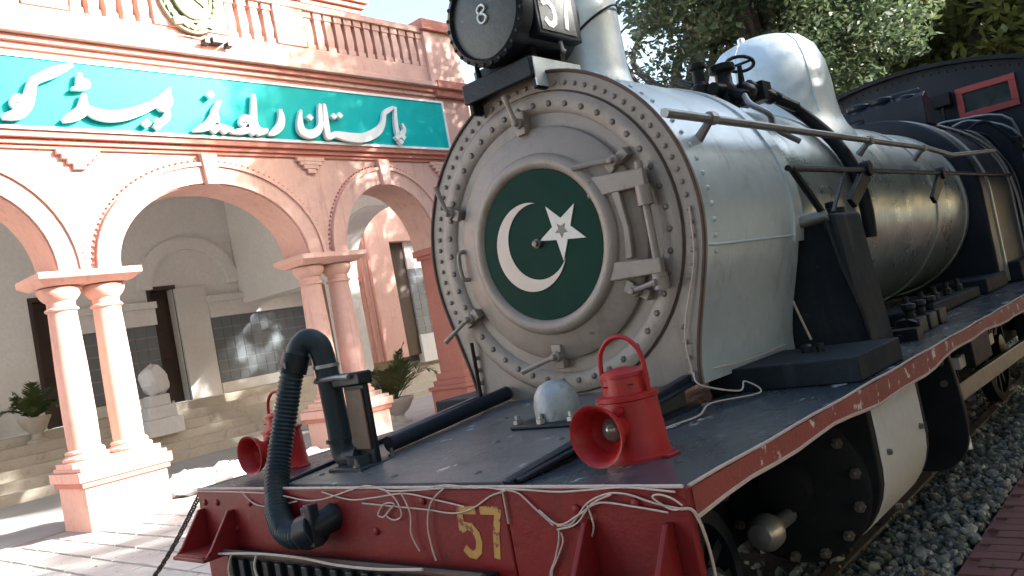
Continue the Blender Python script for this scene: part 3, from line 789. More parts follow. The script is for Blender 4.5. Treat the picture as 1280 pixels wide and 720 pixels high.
# --- safety valves and turret fittings in front of cab
sv = MB()
for k in range(4):
    sv.lathe([(.11, -.1), (.11, .12), (.14, .14), (.14, .2), (.10, .23), (.10, .33), (.12, .34), (.12, .39), (.04, .41)], (CX - .42 + .24 * k, 7.35, 3.03 - .05 * abs(k - 1.5)), 'z', 12)
sv.tube([(CX - .62, 7.35, 3.26), (CX + .5, 7.35, 3.24)], .11, 12).tube([(CX - .3, 7.45, 3.40), (CX + .42, 7.5, 3.38)], .05, 8)
sv.box(CX - .1, CX + .5, 7.2, 7.6, 3.0, 3.30)
P(sv, "safety_valve", 'navy', bevel=.01)
for k in range(5):
    P(MB().tube(smoothpath([(CX + .1 + .12 * k, 7.7 + .12 * k, 3.12 - .05 * k), (CX + .45 + .09 * k, 7.9 + .1 * k, 3.02 - .05 * k), (CX + .82 + .03 * k, 8.1 + .08 * k, 2.7 - .06 * k), (CX + .97, 8.2 + .07 * k, 2.2), (CX + .97, 8.2 + .07 * k, 1.4)], 5), .018, 8), "steam_pipe", ('rod', 'navy', 'navy', 'rod', 'navy')[k])
# --- cab
cabp = [(-1.32, 1.29), (1.32, 1.29)] + [(1.32 - 2.64 * i / 20, 3.80 - .23 * (1 - i / 10) ** 2) for i in range(21)]
CB = P(MB().prism(cabp, FY, 8.6, 8.64), "cab_front", 'navy', smooth=20)
P(MB().box(1.28, 1.32, 8.642, 10.9, 1.29, 2.35).box(1.28, 1.32, 8.642, 9.2, 2.35, 3.5), "cab_side", 'navy')
P(MB().box(-1.32, -1.28, 8.642, 10.9, 1.29, 2.35).box(-1.32, -1.28, 8.642, 9.2, 2.35, 3.5), "cab_side", 'navy')
ra = [(1.42 - 2.84 * i / 24, 3.805 - .266 * (1 - i / 12) ** 2) for i in range(25)]
P(MB().strip(ra, [(u, v + .045) for u, v in ra], FY, 8.5, 11.6), "cab_roof", 'black', smooth=30)
wfr = MB()
w0, w1, z0, z1 = .60, 1.20, 3.10, 3.46
wfr.box(w0, w1, 8.55, 8.6, z1 - .07, z1).box(w0, w1, 8.55, 8.6, z0, z0 + .07).box(w0, w0 + .07, 8.55, 8.6, z0 + .07, z1 - .07).box(w1 - .07, w1, 8.55, 8.6, z0 + .07, z1 - .07)
CW = P(wfr, "cab_window", 'windowred', bevel=.004)
P(MB().box(w0 + .07, w1 - .07, 8.575, 8.598, z0 + .07, z1 - .07), "pane", 'glass', CW)
P(MB().box(.36, .56, 8.46, 8.6, 3.30, 3.45).tube([(.46, 8.5, 3.3), (.46, 8.5, 3.05)], .02, 8), "cab_lamp", 'black', bevel=.02)
# --- handrails and rods on the visible side
HR = P(MB().tube([(.93, 1.12, 2.545), (.93, 5.35, 2.555), (.98, 5.9, 2.50), (1.0, 7.7, 2.60)], .021, 10), "handrail", 'rod')
for yy in (1.55, 3.85, 5.2):
    P(MB().tube([(CX + .78, yy, CZ + .33), (.93, yy, 2.55)], [.026, .018], 8).lathe([(.03, -.03), (.034, 0), (.03, .03)], (.93, yy, 2.55), 'y', 8), "handrail_knob", 'rod', HR)
RD = P(MB().tube([(1.02, 2.10, 2.30), (1.02, 8.3, 2.345)], .017, 8), "reach_rod", 'black')
for yy in (3.35, 5.2):
    P(MB().prism([(yy, 2.36), (yy - .42, 2.13), (yy - .34, 2.08), (yy + .03, 2.25)], FX, 1.0, 1.03).lathe([(.05, -.03), (.05, .03)], (1.02, yy, 2.32), 'x', 12), "rod_bracket", 'black', RD, bevel=.005)
P(MB().tube([(1.02, 2.15, 2.30), (1.04, 2.45, 2.02)], .02, 8).tube([(1.02, 2.95, 2.31), (1.06, 2.5, 2.05)], .012, 8), "rod_link", 'black', RD)
# valve and wheel above smokebox, black pipe over barrel
VA = MB().lathe([(.05, -.12), (.07, -.1), (.07, .02), (.05, .05), (.05, .12), (.08, .13), (.08, .17), (.04, .18)], (CX + .44, 2.72, 2.92), 'z', 12)
VA.tube([(CX + .44, 2.72, 2.93), (CX + .60, 2.62, 2.84)], .035, 8).tube([(CX + .44, 2.55, 2.93), (CX + .44, 3.0, 2.95)], .04, 10).tube([(CX + .50, 2.9, 2.96), (CX + .56, 3.1, 2.88)], .045, 10)
VA.lathe([(.045, 0), (.06, .02), (.06, .1), (.04, .12), (.04, .2), (.055, .21), (.055, .24)], (CX + .34, 2.60, 2.88), 'z', 10)
VA.lathe([(.05, -.06), (.065, -.04), (.065, .04), (.05, .06)], (CX + .52, 2.80, 2.90), 'y', 10).box(CX + .40, CX + .58, 2.95, 3.08, 2.86, 2.98)
VA.tube([(CX + .3, 2.6, 3.0), (CX + .2, 2.62, 3.06)], .02, 6).tube([(CX + .52, 2.75, 2.9), (CX + .56, 2.70, 3.05)], .014, 6).tube([(CX + .60, 3.1, 2.86), (CX + .66, 3.22, 2.80)], .035, 8)
VO = P(VA, "clack_valve", 'black', bevel=.004)
P(MB().tube([(CX + .46 + .085 * math.cos(t * math.pi / 8), 2.95 + .085 * math.sin(t * math.pi / 8), 3.12 - .03 * math.sin(t * math.pi / 8)) for t in range(17)], .012, 6, False).tube([(CX + .46, 2.95, 2.96), (CX + .46, 2.95, 3.12)], .012, 6)
  .tube([(CX + .38, 2.95, 3.12), (CX + .54, 2.95, 3.12)], .009, 6), "hand_wheel", 'black', VO)
P(MB().tube(smoothpath([(CX + .60, 2.60, 2.84), (CX + .66, 2.52, 2.76), (CX + .74, 2.55, 2.68), (CX + .70, 2.7, 2.62), (CX + .79, 2.8, 2.52)], 5), .018, 8), "drain_cock", 'rod', VO)
P(MB().tube(smoothpath([(CX + .50, 3.0, 2.95), (CX + .50, 3.3, 2.93), (CX + .60, 3.5, 2.78), (CX + .73, 3.55, 2.58), (CX + .82, 3.55, 2.36), (CX + .85, 3.55, 2.1), (CX + .84, 3.55, 1.9)], 6), .042, 10), "injector_pipe", 'black')
# --- headlamp on bracket
HL = MB()
HL.lathe([(.215, .50), (.235, .47), (.235, .07), (.255, .06), (.255, -.02), (.225, -.035), (.215, -.01), (.02, -.008)], (CX - .01, 1.14, 3.325), 'y', 48)
HO = P(HL, "headlamp", 'black', smooth=40)
P(MB().lathe([(.215, 0), (.15, -.012), (.02, -.016)], (CX - .01, 1.128, 3.325), 'y', 48), "headlamp_face", 'lampface', HO, smooth=60)
rv = MB()
for i in range(28):
    a = 2 * math.pi * i / 28
    rv.lathe([(.012, 0), (.01, -.01), (.004, -.013)], (CX - .01 + .245 * math.cos(a), 1.12, 3.325 + .245 * math.sin(a)), 'y', 6)
tag(P(rv, "rim_bolts", 'black', HO), kind="stuff")
sy = smoothpath([(.028, 1.104, .022), (.012, 1.104, .042), (-.012, 1.104, .04), (-.026, 1.104, .02), (-.012, 1.104, .004), (.014, 1.104, -.006), (.026, 1.104, -.026), (.008, 1.104, -.044), (-.016, 1.104, -.04), (-.028, 1.104, -.02), (-.022, 1.104, .0), (.018, 1.104, .012), (.028, 1.104, .022)], 4)
P(MB().tube([(p.x + CX - .01, p.y, p.z + 3.325) for p in sy], .0055, 6, False), "face_mark", 'signw', HO)
# number box on its side
NB = P(MB().box(.235, .30, 1.22, 1.58, 3.15, 3.46), "number_box", 'black', HO, bevel=.008)
P(MB().box(.30, .306, 1.245, 1.53, 3.175, 3.435), "number_glass", 'lampface', NB)
def digits(u0, v0, hgt, wdt, th, f, t0, t1):
    a = []
    def seg(p, q):
        d = Vector((q[0] - p[0], q[1] - p[1])).normalized()
        n = Vector((-d.y, d.x)) * th / 2
        e = d * th * .25
        a.append([(p[0] - e.x + n.x, p[1] - e.y + n.y), (p[0] - e.x - n.x, p[1] - e.y - n.y), (q[0] + e.x - n.x, q[1] + e.y - n.y), (q[0] + e.x + n.x, q[1] + e.y + n.y)])
    w_, h = wdt, hgt
    pts5 = [(.95, 1), (.08, 1), (.04, .58), (.3, .64), (.62, .62), (.86, .48), (.93, .3), (.82, .1), (.55, .0), (.28, .02), (.08, .12)]
    pts5 = [(u0 + x * w_, v0 + y * h) for x, y in pts5]
    strokes = [pts5[:3], pts5[2:]]
    g = w_ * 1.38
    strokes.append([(u0 + g, v0 + h), (u0 + g + w_ * .95, v0 + h), (u0 + g + w_ * .62, v0 + h * .5), (u0 + g + w_ * .45, v0)])
    mb = MB()
    k = 0
    for st in strokes:
        for p, q in zip(st[:-1], st[1:]):
            seg(p, q)
            mb.prism(a[-1], f, t0, t1 + (1 if t1 > t0 else -1) * 2e-4 * (k % 5))
            k += 1
    return mb
P(digits(1.275, 3.205, .185, .095, .030, FX, .306, .309), "number_57", 'signw', NB, smooth=0)
P(MB().tube([(.27, 1.42, 3.15), (.275, 1.42, 3.10), (.285, 1.43, 3.09)], .012, 8), "number_catch", 'rod', NB)
SHF = P(MB().box(-.235, .235, 1.18, 1.21, 2.955, 3.06).box(-.235, .235, 1.21, 1.62, 3.035, 3.06).box(.205, .235, 1.21, 1.62, 2.90, 3.035).box(-.235, -.205, 1.21, 1.62, 2.90, 3.035), "lamp_shelf", 'black', bevel=.006)
P(MB().box(.237, .243, 1.20, 1.60, 2.91, 3.055), "shelf_cheek", 'silver', SHF)
P(MB().tube([(-.12, 1.20, 3.06), (-.12, 1.20, 3.13), (-.02, 1.22, 3.13)], .018, 8), "lamp_stay", 'black', SHF)
for yy in (1.26, 1.5):
    P(MB().box(-.2, .2, yy, yy + .04, 3.06, 3.13), "lamp_foot", 'black', SHF)
# --- footplate
FPW = 1.38
FP = P(MB().box(-FPW, FPW, .0, 10.9, 1.235, 1.262), "footplate", 'plate', bevel=.004)
rp = MB().hexa([(-.66, .02, 1.2625), (.66, .02, 1.2625), (.66, 1.30, 1.2625), (-.66, 1.30, 1.2625), (-.66, .02, 1.272), (.66, .02, 1.272), (.66, 1.30, 1.375), (-.66, 1.30, 1.375)])
P(rp, "ramp_plate", 'ramp')
for s in (-1, 1):
    P(MB().bar((s * .69, .012, 1.262), (s * .69, 1.32, 1.395), .045, .04).bar((s * .725, .03, 1.272), (s * .725, 1.32, 1.375), .025, .018), "ramp_angle", 'navy', bevel=.006)
P(MB().tube([(-.40, .42, 1.345), (-.40, 1.27, 1.42)], .038, 14), "ramp_pipe", 'navy')
P(MB().box(.66, .72, .03, 1.32, 1.2625, 1.275), "ramp_joint", 'navy')
for i in range(0):
    pass
hb = MB()
for (x, y) in ((-.2, .12), (0, .10), (.45, .12), (.2, .5), (-.1, .9), (.5, .9), (-.55, .14), (.55, .5)):
    hb.lathe([(.018, 0), (.015, .008), (.005, .012)], (x, y, 1.268 + .0805 * (y - .02)), 'z', 8)
tag(P(hb, "plate_rivets", 'bolt'), kind="stuff")
# valance both sides, wavy lower edge and pale chipped bead
for s in (-1, 1):
    n = 60
    top = [(.0 + 10.9 * i / n, 1.256) for i in range(n + 1)]
    rr = random.Random(4)
    lo = [(u, 1.176 + .016 * math.sin(u * 2.3) + .006 * math.sin(u * 7) + rr.uniform(-.004, .004)) for u, v in top]
    vv = P(MB().strip(top, lo, FX, s * FPW, s * (FPW + .012)), "valance", 'valance', smooth=30)
    P(MB().tube([(s * (FPW + .006), u, v) for u, v in lo], .010, 6), "valance_bead", 'cord', vv)
    P(MB().tube([(s * (FPW + .004), u, 1.262 + .002 * math.sin(u * 9)) for u, v in top], .006, 6), "plate_edge", 'cord', vv)
# --- buffer beam
BB = P(MB().box(-FPW - .01, .697, -.03, .0, .74, 1.262), "buffer_beam", 'red', bevel=.006)
P(MB().box(.703, FPW + .01, -.03, .0, .74, 1.262), "beam_plate", 'red', BB, bevel=.006)
P(MB().tube([(-FPW, -.026, 1.266), (-.5, -.026, 1.267), (.7, -.026, 1.268), (FPW, -.026, 1.267)], .006, 6), "beam_edge", 'cord', BB)
P(digits(.475, 1.035, .155, .082, .028, FY, -.03, -.0318), "number_57", 'yellow', BB, smooth=0)
rb = MB()
for (x, z) in ((-1.32, 1.2), (-1.2, 1.2), (-1.32, .95), (-.9, 1.2), (-.6, 1.2), (.0, 1.1), (.3, 1.22), (.98, 1.16), (1.0, 1.2), (1.22, 1.22), (-1.05, 1.08)):
    rb.lathe([(.016, 0), (.014, -.008), (.005, -.012)], (x, -.03, z), 'y', 8)
tag(P(rb, "beam_rivets", 'red', BB), kind="stuff")
for s, xa, xb in ((1, 1.03, 1.33), (-1, -1.36, -1.06)):
    st = P(MB().box(xa, xb, -.215, -.03, .975, .993), "lamp_step", 'red', bevel=.004)
    for xx in (xa, xb - .018):
        P(MB().prism([(-.03, .993), (-.20, .993), (-.17, 1.02), (-.06, 1.17), (-.03, 1.17)], FX, xx, xx + .018), "step_gusset", 'red', st, bevel=.003)
    P(MB().box(xa + .02, xb - .02, -.205, -.04, .9932, .998), "step_tread", 'ramp' if s > 0 else 'red', st)
# black drawgear box under the beam front
dgb = P(MB().box(-1.06, .62, -.10, -.03, .60, .985), "drawgear_box", 'grime', bevel=.006)
for k in range(16):
    P(MB().box(-1.02 + k * .10, -.98 + k * .10, -.125, -.10, .62, .97), "drawgear_bar", 'black', dgb, bevel=.004)
P(MB().tube([(-1.06, -.105, .993), (.62, -.105, .993)], .013, 8), "drawgear_rail", 'rust', dgb)
# --- vacuum pipe and hose
VP = P(MB().tube([(-.42, .28, 1.27), (-.42, .28, 1.34)], .075, 16).tube(smoothpath([(-.42, .28, 1.33), (-.53, .28, 1.325), (-.565, .28, 1.37), (-.565, .28, 1.50), (-.57, .27, 1.80), (-.585, .25, 1.87), (-.62, .225, 1.885), (-.655, .20, 1.85), (-.66, .19, 1.80)], 6), .054, 18), "vacuum_pipe", 'hose')
P(MB().box(-.455, -.300, .262, .290, 1.275, 1.70), "pipe_post", 'black', VP, bevel=.01)
P(MB().box(-.44, -.318, .252, .2618, 1.36, 1.63), "brown_panel", 'brownp', VP, bevel=.004)
P(MB().box(-.50, -.29, .235, .31, 1.645, 1.705), "post_cap", 'black', VP, bevel=.01)
P(MB().tube([(-.60, .225, 1.69), (-.45, .225, 1.695), (-.35, .225, 1.69)], .012, 8), "pipe_clip", 'rod', VP)
for z in (1.69, 1.745, 1.40):
    P(MB().tube([(-.567, .275, z), (-.567, .275, z + .016)], .062, 18), "pipe_collar", 'rod' if z > 1.7 else 'hose', VP)
for (x, y) in ((-.34, .38), (-.50, .38), (-.34, .18)):
    P(MB().lathe([(.018, 0), (.018, .02), (.009, .022), (.009, .045)], (x, y, 1.29), 'z', 6), "base_bolt", 'bolt', VP)
P(MB().box(-.53, -.29, .16, .41, 1.276, 1.30), "pipe_flange", 'hose', VP, bevel=.006)
hp = smoothpath([(-.66, .19, 1.81), (-.68, .16, 1.74), (-.705, .12, 1.60), (-.715, .06, 1.43), (-.69, .0, 1.30), (-.60, -.075, 1.18), (-.50, -.115, 1.115), (-.40, -.125, 1.10), (-.32, -.11, 1.12)], 26)
_q = [hp[0]]
for _a in hp[1:]:
    while (_a - _q[-1]).length > .0048:
        _q.append(_q[-1] + (_a - _q[-1]).normalized() * .0048)
hp = _q
rad = [.053 + .0034 * math.cos(i * math.pi * .5) for i in range(len(hp))]
HS = P(MB().tube(hp, rad, 16), "vacuum_hose", 'hose', smooth=70)
P(MB().tube([hp[0] + Vector((0, 0, .02)), hp[14]], .064, 18).box(-.72, -.64, .11, .16, 1.775, 1.805), "hose_clamp", 'black', HS)
P(MB().tube([(-.36, -.12, 1.108), (-.29, -.10, 1.128)], .072, 16).tube([(-.30, -.105, 1.128), (-.26, -.05, 1.15), (-.26, -.02, 1.16)], .055, 14).box(-.30, -.255, -.145, -.10, 1.06, 1.23).box(-.345, -.315, -.13, -.09, 1.15, 1.215), "hose_coupling", 'black', HS, bevel=.006)
# --- silver dome casting on ramp
sd = MB().lathe([(.10, 0), (.10, .07), (.09, .115), (.065, .15), (.03, .166), (.004, .17)], (.33, .78, 1.345), 'z', 28)
SD = P(sd, "silver_cap", 'cast', smooth=60)
P(MB().box(.14, .50, .66, .90, 1.325, 1.348), "cap_flange", 'navy', SD, bevel=.008)
for (x, y) in ((.17, .69), (.47, .69), (.32, .67), (.17, .87), (.47, .87)):
    P(MB().lathe([(.022, 0), (.022, .018), (.012, .02), (.012, .04)], (x, y, 1.347), 'z', 6), "cap_nut", 'rod', SD)
# loose pipe by the smokebox foot
P(MB().tube([(-.60, 1.27, 1.40), (-.585, 1.26, 1.72)], .011, 8), "foot_stay", 'black')
# --- cylinder casing above and below the footplate
P(MB().box(.62, 1.345, 1.60, 2.22, 1.2625, 1.375), "cylinder_cover", 'tank', bevel=.008)
P(MB().box(-1.345, -.62, 1.60, 2.22, 1.2625, 1.375), "cylinder_cover", 'tank', bevel=.008)
P(MB().lathe([(.03, 0), (.03, .03), (.02, .04)], (.98, 1.98, 1.376), 'z', 8).lathe([(.022, 0), (.02, .04)], (1.06, 1.95, 1.376), 'z', 8), "oil_cap", 'black')
TK = P(MB().hexa([(.60, 2.43, 1.2625), (1.13, 2.43, 1.2625), (1.13, 2.88, 1.2625), (.60, 2.88, 1.2625), (.62, 2.44, 2.05), (1.08, 2.44, 2.05), (1.08, 2.88, 2.05), (.62, 2.88, 2.05)]), "side_tank", 'tank', bevel=.02)
P(MB().lathe([(.07, 0), (.07, .03), (.03, .04), (.03, .07), (.01, .075)], (1.0, 2.66, 2.05), 'z', 14), "tank_cap", 'black', TK)
P(MB().tube([(.84, 2.38, 2.03), (1.06, 2.40, 2.04)], .035, 10).box(.83, .85, 2.30, 2.46, 1.95, 2.14), "tank_bracket", 'rod', TK)
P(MB().tube([(1.05, 2.39, 2.02), (1.08, 2.39, 1.78), (1.14, 2.40, 1.50), (1.15, 2.42, 1.27)], .016, 8), "tank_rod", 'black', TK)
P(MB().tube(smoothpath([(.78, 2.40, 1.95), (.76, 2.38, 1.8), (.80, 2.38, 1.6), (.86, 2.36, 1.40)], 5), .007, 6), "tank_wire", 'cord', TK)
for k in range(3):
    P(MB().box(1.02, 1.16, 3.28 + .24 * k, 3.46 + .24 * k, 1.2625, 1.36).lathe([(.03, 0), (.03, .05), (.045, .055), (.045, .09)], (1.09, 3.37 + .24 * k, 1.36), 'z', 8), "lubricator", 'black', bevel=.008)
P(MB().tube([(1.12, 2.95, 1.28), (1.12, 3.2, 1.30), (1.15, 3.2, 1.36)], .03, 8).box(1.06, 1.22, 2.98, 3.10, 1.2625, 1.33), "pipe_joint", 'black')
for (y0, y1, h, xo) in ((4.0, 5.9, .09, .98), (6.0, 6.9, .14, 1.02), (7.2, 8.3, .2, 1.1)):
    P(MB().box(.55, xo, y0, y1, 1.2625, 1.2625 + h), "wheel_splasher", 'tank', bevel=.015)
    P(MB().box(-xo, -.55, y0, y1, 1.2625, 1.2625 + h), "wheel_splasher", 'tank', bevel=.015)
for k in range(5):
    P(MB().lathe([(.035, 0), (.035, .05), (.02, .06), (.02, .10)], (.88, 4.1 + .38 * k, 1.352), 'z', 8), "oil_cup", 'black')
# cylinders below
for s in (1, -1):
    cyl = [(s * .55, 1.20), (s * 1.372, 1.20), (s * 1.376, .98), (s * 1.372, .80), (s * 1.33, .66), (s * 1.25, .57), (s * 1.12, .53), (s * .85, .53), (s * .62, .70), (s * .55, .90)]
    arc = [(.985 + .392 * math.cos(R(a)), .90 + .372 * math.sin(R(a))) for a in range(0, -181, -10)]
    cyl = [(s * .55, 1.20), (s * 1.374, 1.20), (s * 1.377, 1.05)] + [(s * u, v) for u, v in arc] + [(s * .55, .95)]
    CY = P(MB().prism(cyl, FY, 1.56, 2.22), "cylinder_casing", 'greysheet', bevel=.012, smooth=50)
    P(MB().prism([(s * abs(u) * .997, v) for u, v in cyl], FY, 1.50, 1.559), "cylinder_end", 'grime', CY, bevel=.006, smooth=50)
    P(MB().prism([(s * abs(u) * .997, v) for u, v in cyl], FY, 2.221, 2.27), "cylinder_end", 'grime', CY, bevel=.006, smooth=50)
    cc = (s * .985, .86)
    P(MB().lathe([(.35, 0), (.35, -.03), (.32, -.045), (.12, -.055), (.11, -.10), (.05, -.11)], (cc[0], 1.50, cc[1]), 'y', 36), "cylinder_cover_plate", 'grime', CY)
    for i in range(14):
        a = 2 * math.pi * (i + .35) / 14
        P(MB().lathe([(.024, 0), (.024, -.02), (.012, -.022), (.012, -.045)], (cc[0] + .315 * math.cos(a), 1.455, cc[1] + .315 * math.sin(a)), 'y', 6), "cover_nut", 'bolt', CY)
    P(MB().tube([(cc[0], 1.42, cc[1] - .12), (cc[0], 1.20, cc[1] - .12)], .035, 10), "relief_pipe", 'rod', CY)
    P(MB().lathe([(.01, 0), (.05, .01), (.075, .05), (.075, .10), (.04, .13)], (cc[0], 1.10, cc[1] - .12), 'y', 18), "relief_valve", 'rod', CY)
    for (y, z) in ((1.64, .95), (1.63, .72), (2.14, .95)):
        P(MB().tube([(s * 1.37, y, z), (s * 1.395, y, z)], [.016, .012], 6), "casing_bolt", 'bolt', CY)
    # slide bars and motion bracket
    P(MB().box(s * 1.06 - .06, s * 1.06 + .06, 2.27, 3.9, 1.02, 1.09), "slide_bar", 'greysheet', bevel=.006)
    P(MB().box(s * 1.06 - .06, s * 1.06 + .06, 2.27, 3.9, .70, .77), "slide_bar", 'greysheet', bevel=.006)
    P(MB().tube([(s * 1.06, 2.25, .90), (s * 1.06, 2.9, .90)], .04, 12), "piston_rod", 'rod')
    P(MB().box(s * 1.06 - .09, s * 1.06 + .09, 2.65, 2.85, .77, 1.02), "crosshead", 'rod', bevel=.02)
    rim = smoothpath([(1.30, 0, 1.23), (1.33, 0, .95), (1.335, 0, .72), (1.29, 0, .56), (1.17, 0, .475), (1.02, 0, .475), (.92, 0, .53)], 4)
    inn = smoothpath([(.98, 0, .62), (1.05, 0, .70), (1.06, 0, .82), (.98, 0, .95), (.70, 0, 1.0)], 4)
    mbk = [(s * .70, 1.23)] + [(s * p.x, p.z) for p in rim] + [(s * p.x, p.z) for p in inn]
    MK = P(MB().prism(mbk, FY, 3.15, 3.20), "motion_bracket", 'black', bevel=.008, smooth=50)
    for z in (1.18, 1.10, .98):
        P(MB().lathe([(.022, 0), (.02, -.02)], (s * 1.26, 3.15, z), 'y', 6), "bracket_bolt", 'bolt', MK)
    P(MB().bar((s * 1.12, 3.2, .80), (s * 1.12, 6.6, .72), .05, .12), "connecting_rod", 'rod', bevel=.006)
    P(MB().bar((s * 1.16, 3.9, .98), (s * 1.16, 5.0, 1.0), .05, .08), "valve_rod", 'greysheet', bevel=.006)
    P(MB().box(s * 1.1 - .05, s * 1.1 + .05, 3.5, 3.62, .70, 1.2), "guide_yoke", 'greysheet', bevel=.006)
    P(MB().box(s * 1.12 - .12, s * 1.12 + .12, 4.05, 4.6, .92, 1.2), "spring_box", 'black', bevel=.01)
    P(MB().tube([(s * 1.2, 3.3, .56), (s * 1.2, 3.32, .9)], .03, 8).tube([(s * 1.2, 3.55, .5), (s * 1.18, 3.6, 1.0)], .04, 8), "drain_pipes", 'greysheet', bevel=0)
    P(MB().box(s * .64 - .015, s * .64 + .015, .02, 10.5, .55, 1.23), "main_frame", 'grime')
# inner black transverse plates seen behind the beam
P(MB().box(-.62, .62, .6, .64, .55, 1.23), "frame_stretcher", 'grime')
P(MB().hexa([(1.0, .03, .80), (1.34, .03, .98), (1.34, .07, .98), (1.0, .07, .80), (1.0, .03, 1.23), (1.34, .03, 1.23), (1.34, .07, 1.23), (1.0, .07, 1.23)]), "beam_gusset", 'rust', BB)
P(MB().tube([(1.25, .2, .85), (1.25, .23, .85)], .09, 20), "side_disc", 'rod')
P(MB().tube([(1.25, .23, .85), (.6, .25, .86)], .03, 10), "disc_shaft", 'grime')
# wheels
def wheel(y, r, s):
    x = s * .84
    w_ = P(MB().lathe([(r, -.06), (r, .04), (r - .07, .05), (r - .075, -.06)], (x, y, .25 + r), 'x', 40, True), "wheel", 'black', smooth=30)
    P(MB().lathe([(.13, -.08), (.13, .1), (.06, .12)], (x, y, .25 + r), 'x', 20), "hub", 'black', w_)
    sp = MB()
    for i in range(12):
        a = 2 * math.pi * i / 12
        sp.bar((x, y + .1 * math.cos(a), .25 + r + .1 * math.sin(a)), (x, y + (r - .06) * math.cos(a), .25 + r + (r - .06) * math.sin(a)), .05, .05, (1, 0, 0))
    P(sp, "spokes", 'black', w_)
for s in (1, -1):
    for (y, r) in ((.75, .36), (3.6 - .7, .36), (4.6, .47), (6.5, .47), (8.6, .47)):
        wheel(y, r, s)
for y, r in ((.75, .36), (2.9, .36), (4.6, .47), (6.5, .47), (8.6, .47)):
    P(MB().tube([(-.8, y, .25 + r), (.8, y, .25 + r)], .08, 12), "axle", 'grime')

# ================================================================== LANTERNS on the footplate
LT = thing("signal_lantern", "red signal lantern with wide bell hood standing near the brick path end of the beam", "lantern", (.985, .37, 1.262), "red lanterns on the footplate", local=True)
lb = bld(MB().lathe([(.128, 0), (.128, .012), (.122, .02), (.115, .10), (.108, .215), (.117, .22), (.117, .235), (.10, .24)], n=40), "body", 'lantern', LT, smooth=35)
bld(MB().lathe([(.085, .235), (.080, .30), (.084, .302), (.084, .315), (.07, .325), (.015, .335)], n=32), "top_cap", 'lantern', LT, smooth=35)
tb = MB()
for i in range(5):
    a = i * 1.256 + .5
    tb.lathe([(.011, 0), (.011, .004)], (.083 * math.cos(a), .083 * math.sin(a), .272), 'z', 8)
tag(bld(tb, "vent_holes", 'grime', LT), kind="stuff")
bld(MB().tube(smoothpath([(-.095, 0, .235), (-.097, 0, .32), (-.085, 0, .39), (-.045, 0, .435), (0, 0, .447), (.045, 0, .435), (.085, 0, .39), (.097, 0, .32), (.095, 0, .235)], 5), .0095, 8), "handle", 'lantern', LT)
bell = [(.055, -.09), (.058, -.13), (.072, -.18), (.092, -.222), (.108, -.240), (.111, -.240), (.104, -.218), (.09, -.19), (.06, -.155), (.045, -.13)]
bld(MB().lathe(bell, (0, 0, .128), 'y', 40), "bell_hood", 'lantern', LT, smooth=50)
bld(MB().lathe([(.047, -.12), (.04, -.145), (.02, -.16), (.003, -.163)], (0, 0, .128), 'y', 24), "lens", 'lens', LT, smooth=60)
bld(MB().tube([(.03, -.108, .19), (.03, -.135, .19)], .016, 10), "hood_catch", 'lantern', LT)
bld(MB().box(-.05, .155, -.04, .04, -.001, .01), "foot_plate", 'lantern', LT, bevel=.003)
LT.scale = (.93, .93, .93)
L2 = copy_tree(LT)
L2.location = (-1.20, .38, 1.262)
L2.scale = (.9, .9, .9)
L2['label'] = "red signal lantern with wide bell hood standing behind the black rubber hose"
L2.rotation_euler = (0, 0, R(4))

# ================================================================== loose cords tied along the beam
CORDS = [
 [(-0.05,1.21),(0.15,1.20),(0.33,1.19),(0.46,1.18),(0.56,1.20),(0.65,1.24),(0.73,1.26)],
 [(0.35,1.27),(0.45,1.28),(0.57,1.27),(0.65,1.27),(0.73,1.26)],
 [(0.44,1.27),(0.36,1.22),(0.32,1.14),(0.32,1.06),(0.33,1.01)],
 [(0.73,1.26),(0.78,1.25),(0.84,1.20),(0.90,1.15)],
 [(0.92,1.15),(0.98,1.16),(1.05,1.22),(1.13,1.25),(1.20,1.25),(1.27,1.23),(1.31,1.22),(1.37,1.21)],
 [(0.92,1.14),(1.00,1.16),(1.07,1.22),(1.15,1.25)],
 [(0.92,1.14),(0.91,1.10),(0.88,1.04),(0.85,0.99),(.85,.9)],
 [(0.93,1.13),(0.93,1.10),(0.89,1.04),(0.86,0.99),(.87,.88)],
 [(1.37,1.21),(1.34,1.21),(1.29,1.24),(1.31,1.25),(1.35,1.24),(1.38,1.22)],
 [(0.71,1.26),(0.71,1.22),(0.71,1.15)],
 [(0.09,1.27),(0.16,1.23),(0.18,1.17),(0.13,1.15),(0.09,1.17),(0.15,1.21),(0.09,1.21),(0.04,1.17),(0.07,1.16),(0.12,1.19)],
 [(0.86,1.20),(0.93,1.155),(1.02,1.19),(1.10,1.225),(1.22,1.215),(1.33,1.20)],
 [(0.70,1.265),(0.80,1.262),(0.95,1.255),(1.08,1.262),(1.2,1.268),(1.36,1.255)],
 [(-0.30,1.255),(-0.12,1.225),(0.05,1.235),(0.22,1.25),(0.40,1.225),(0.52,1.205)],
 [(0.20,1.26),(0.235,1.18),(0.22,1.10),(0.25,1.04)],
 [(-0.95,1.258),(-0.85,1.20),(-0.70,1.19),(-0.5,1.215)],
 [(1.05,1.22),(1.06,1.15),(1.02,1.09)],
 [(-1.35,1.26),(-0.71,1.25),(-0.37,1.22),(-0.07,1.27),(0.03,1.28),(0.15,1.26),(0.43,1.27)],
]
CD = thing("cord", "thin pale cord looped and knotted along the red buffer beam", "cord", (.4, -.04, 1.2))
for i, c in enumerate(CORDS):
    bld(MB().tube(smoothpath([(u, -.038 - .004 * (i % 3), v) for u, v in c], 5), .0030, 6), "strand", 'cord', CD)
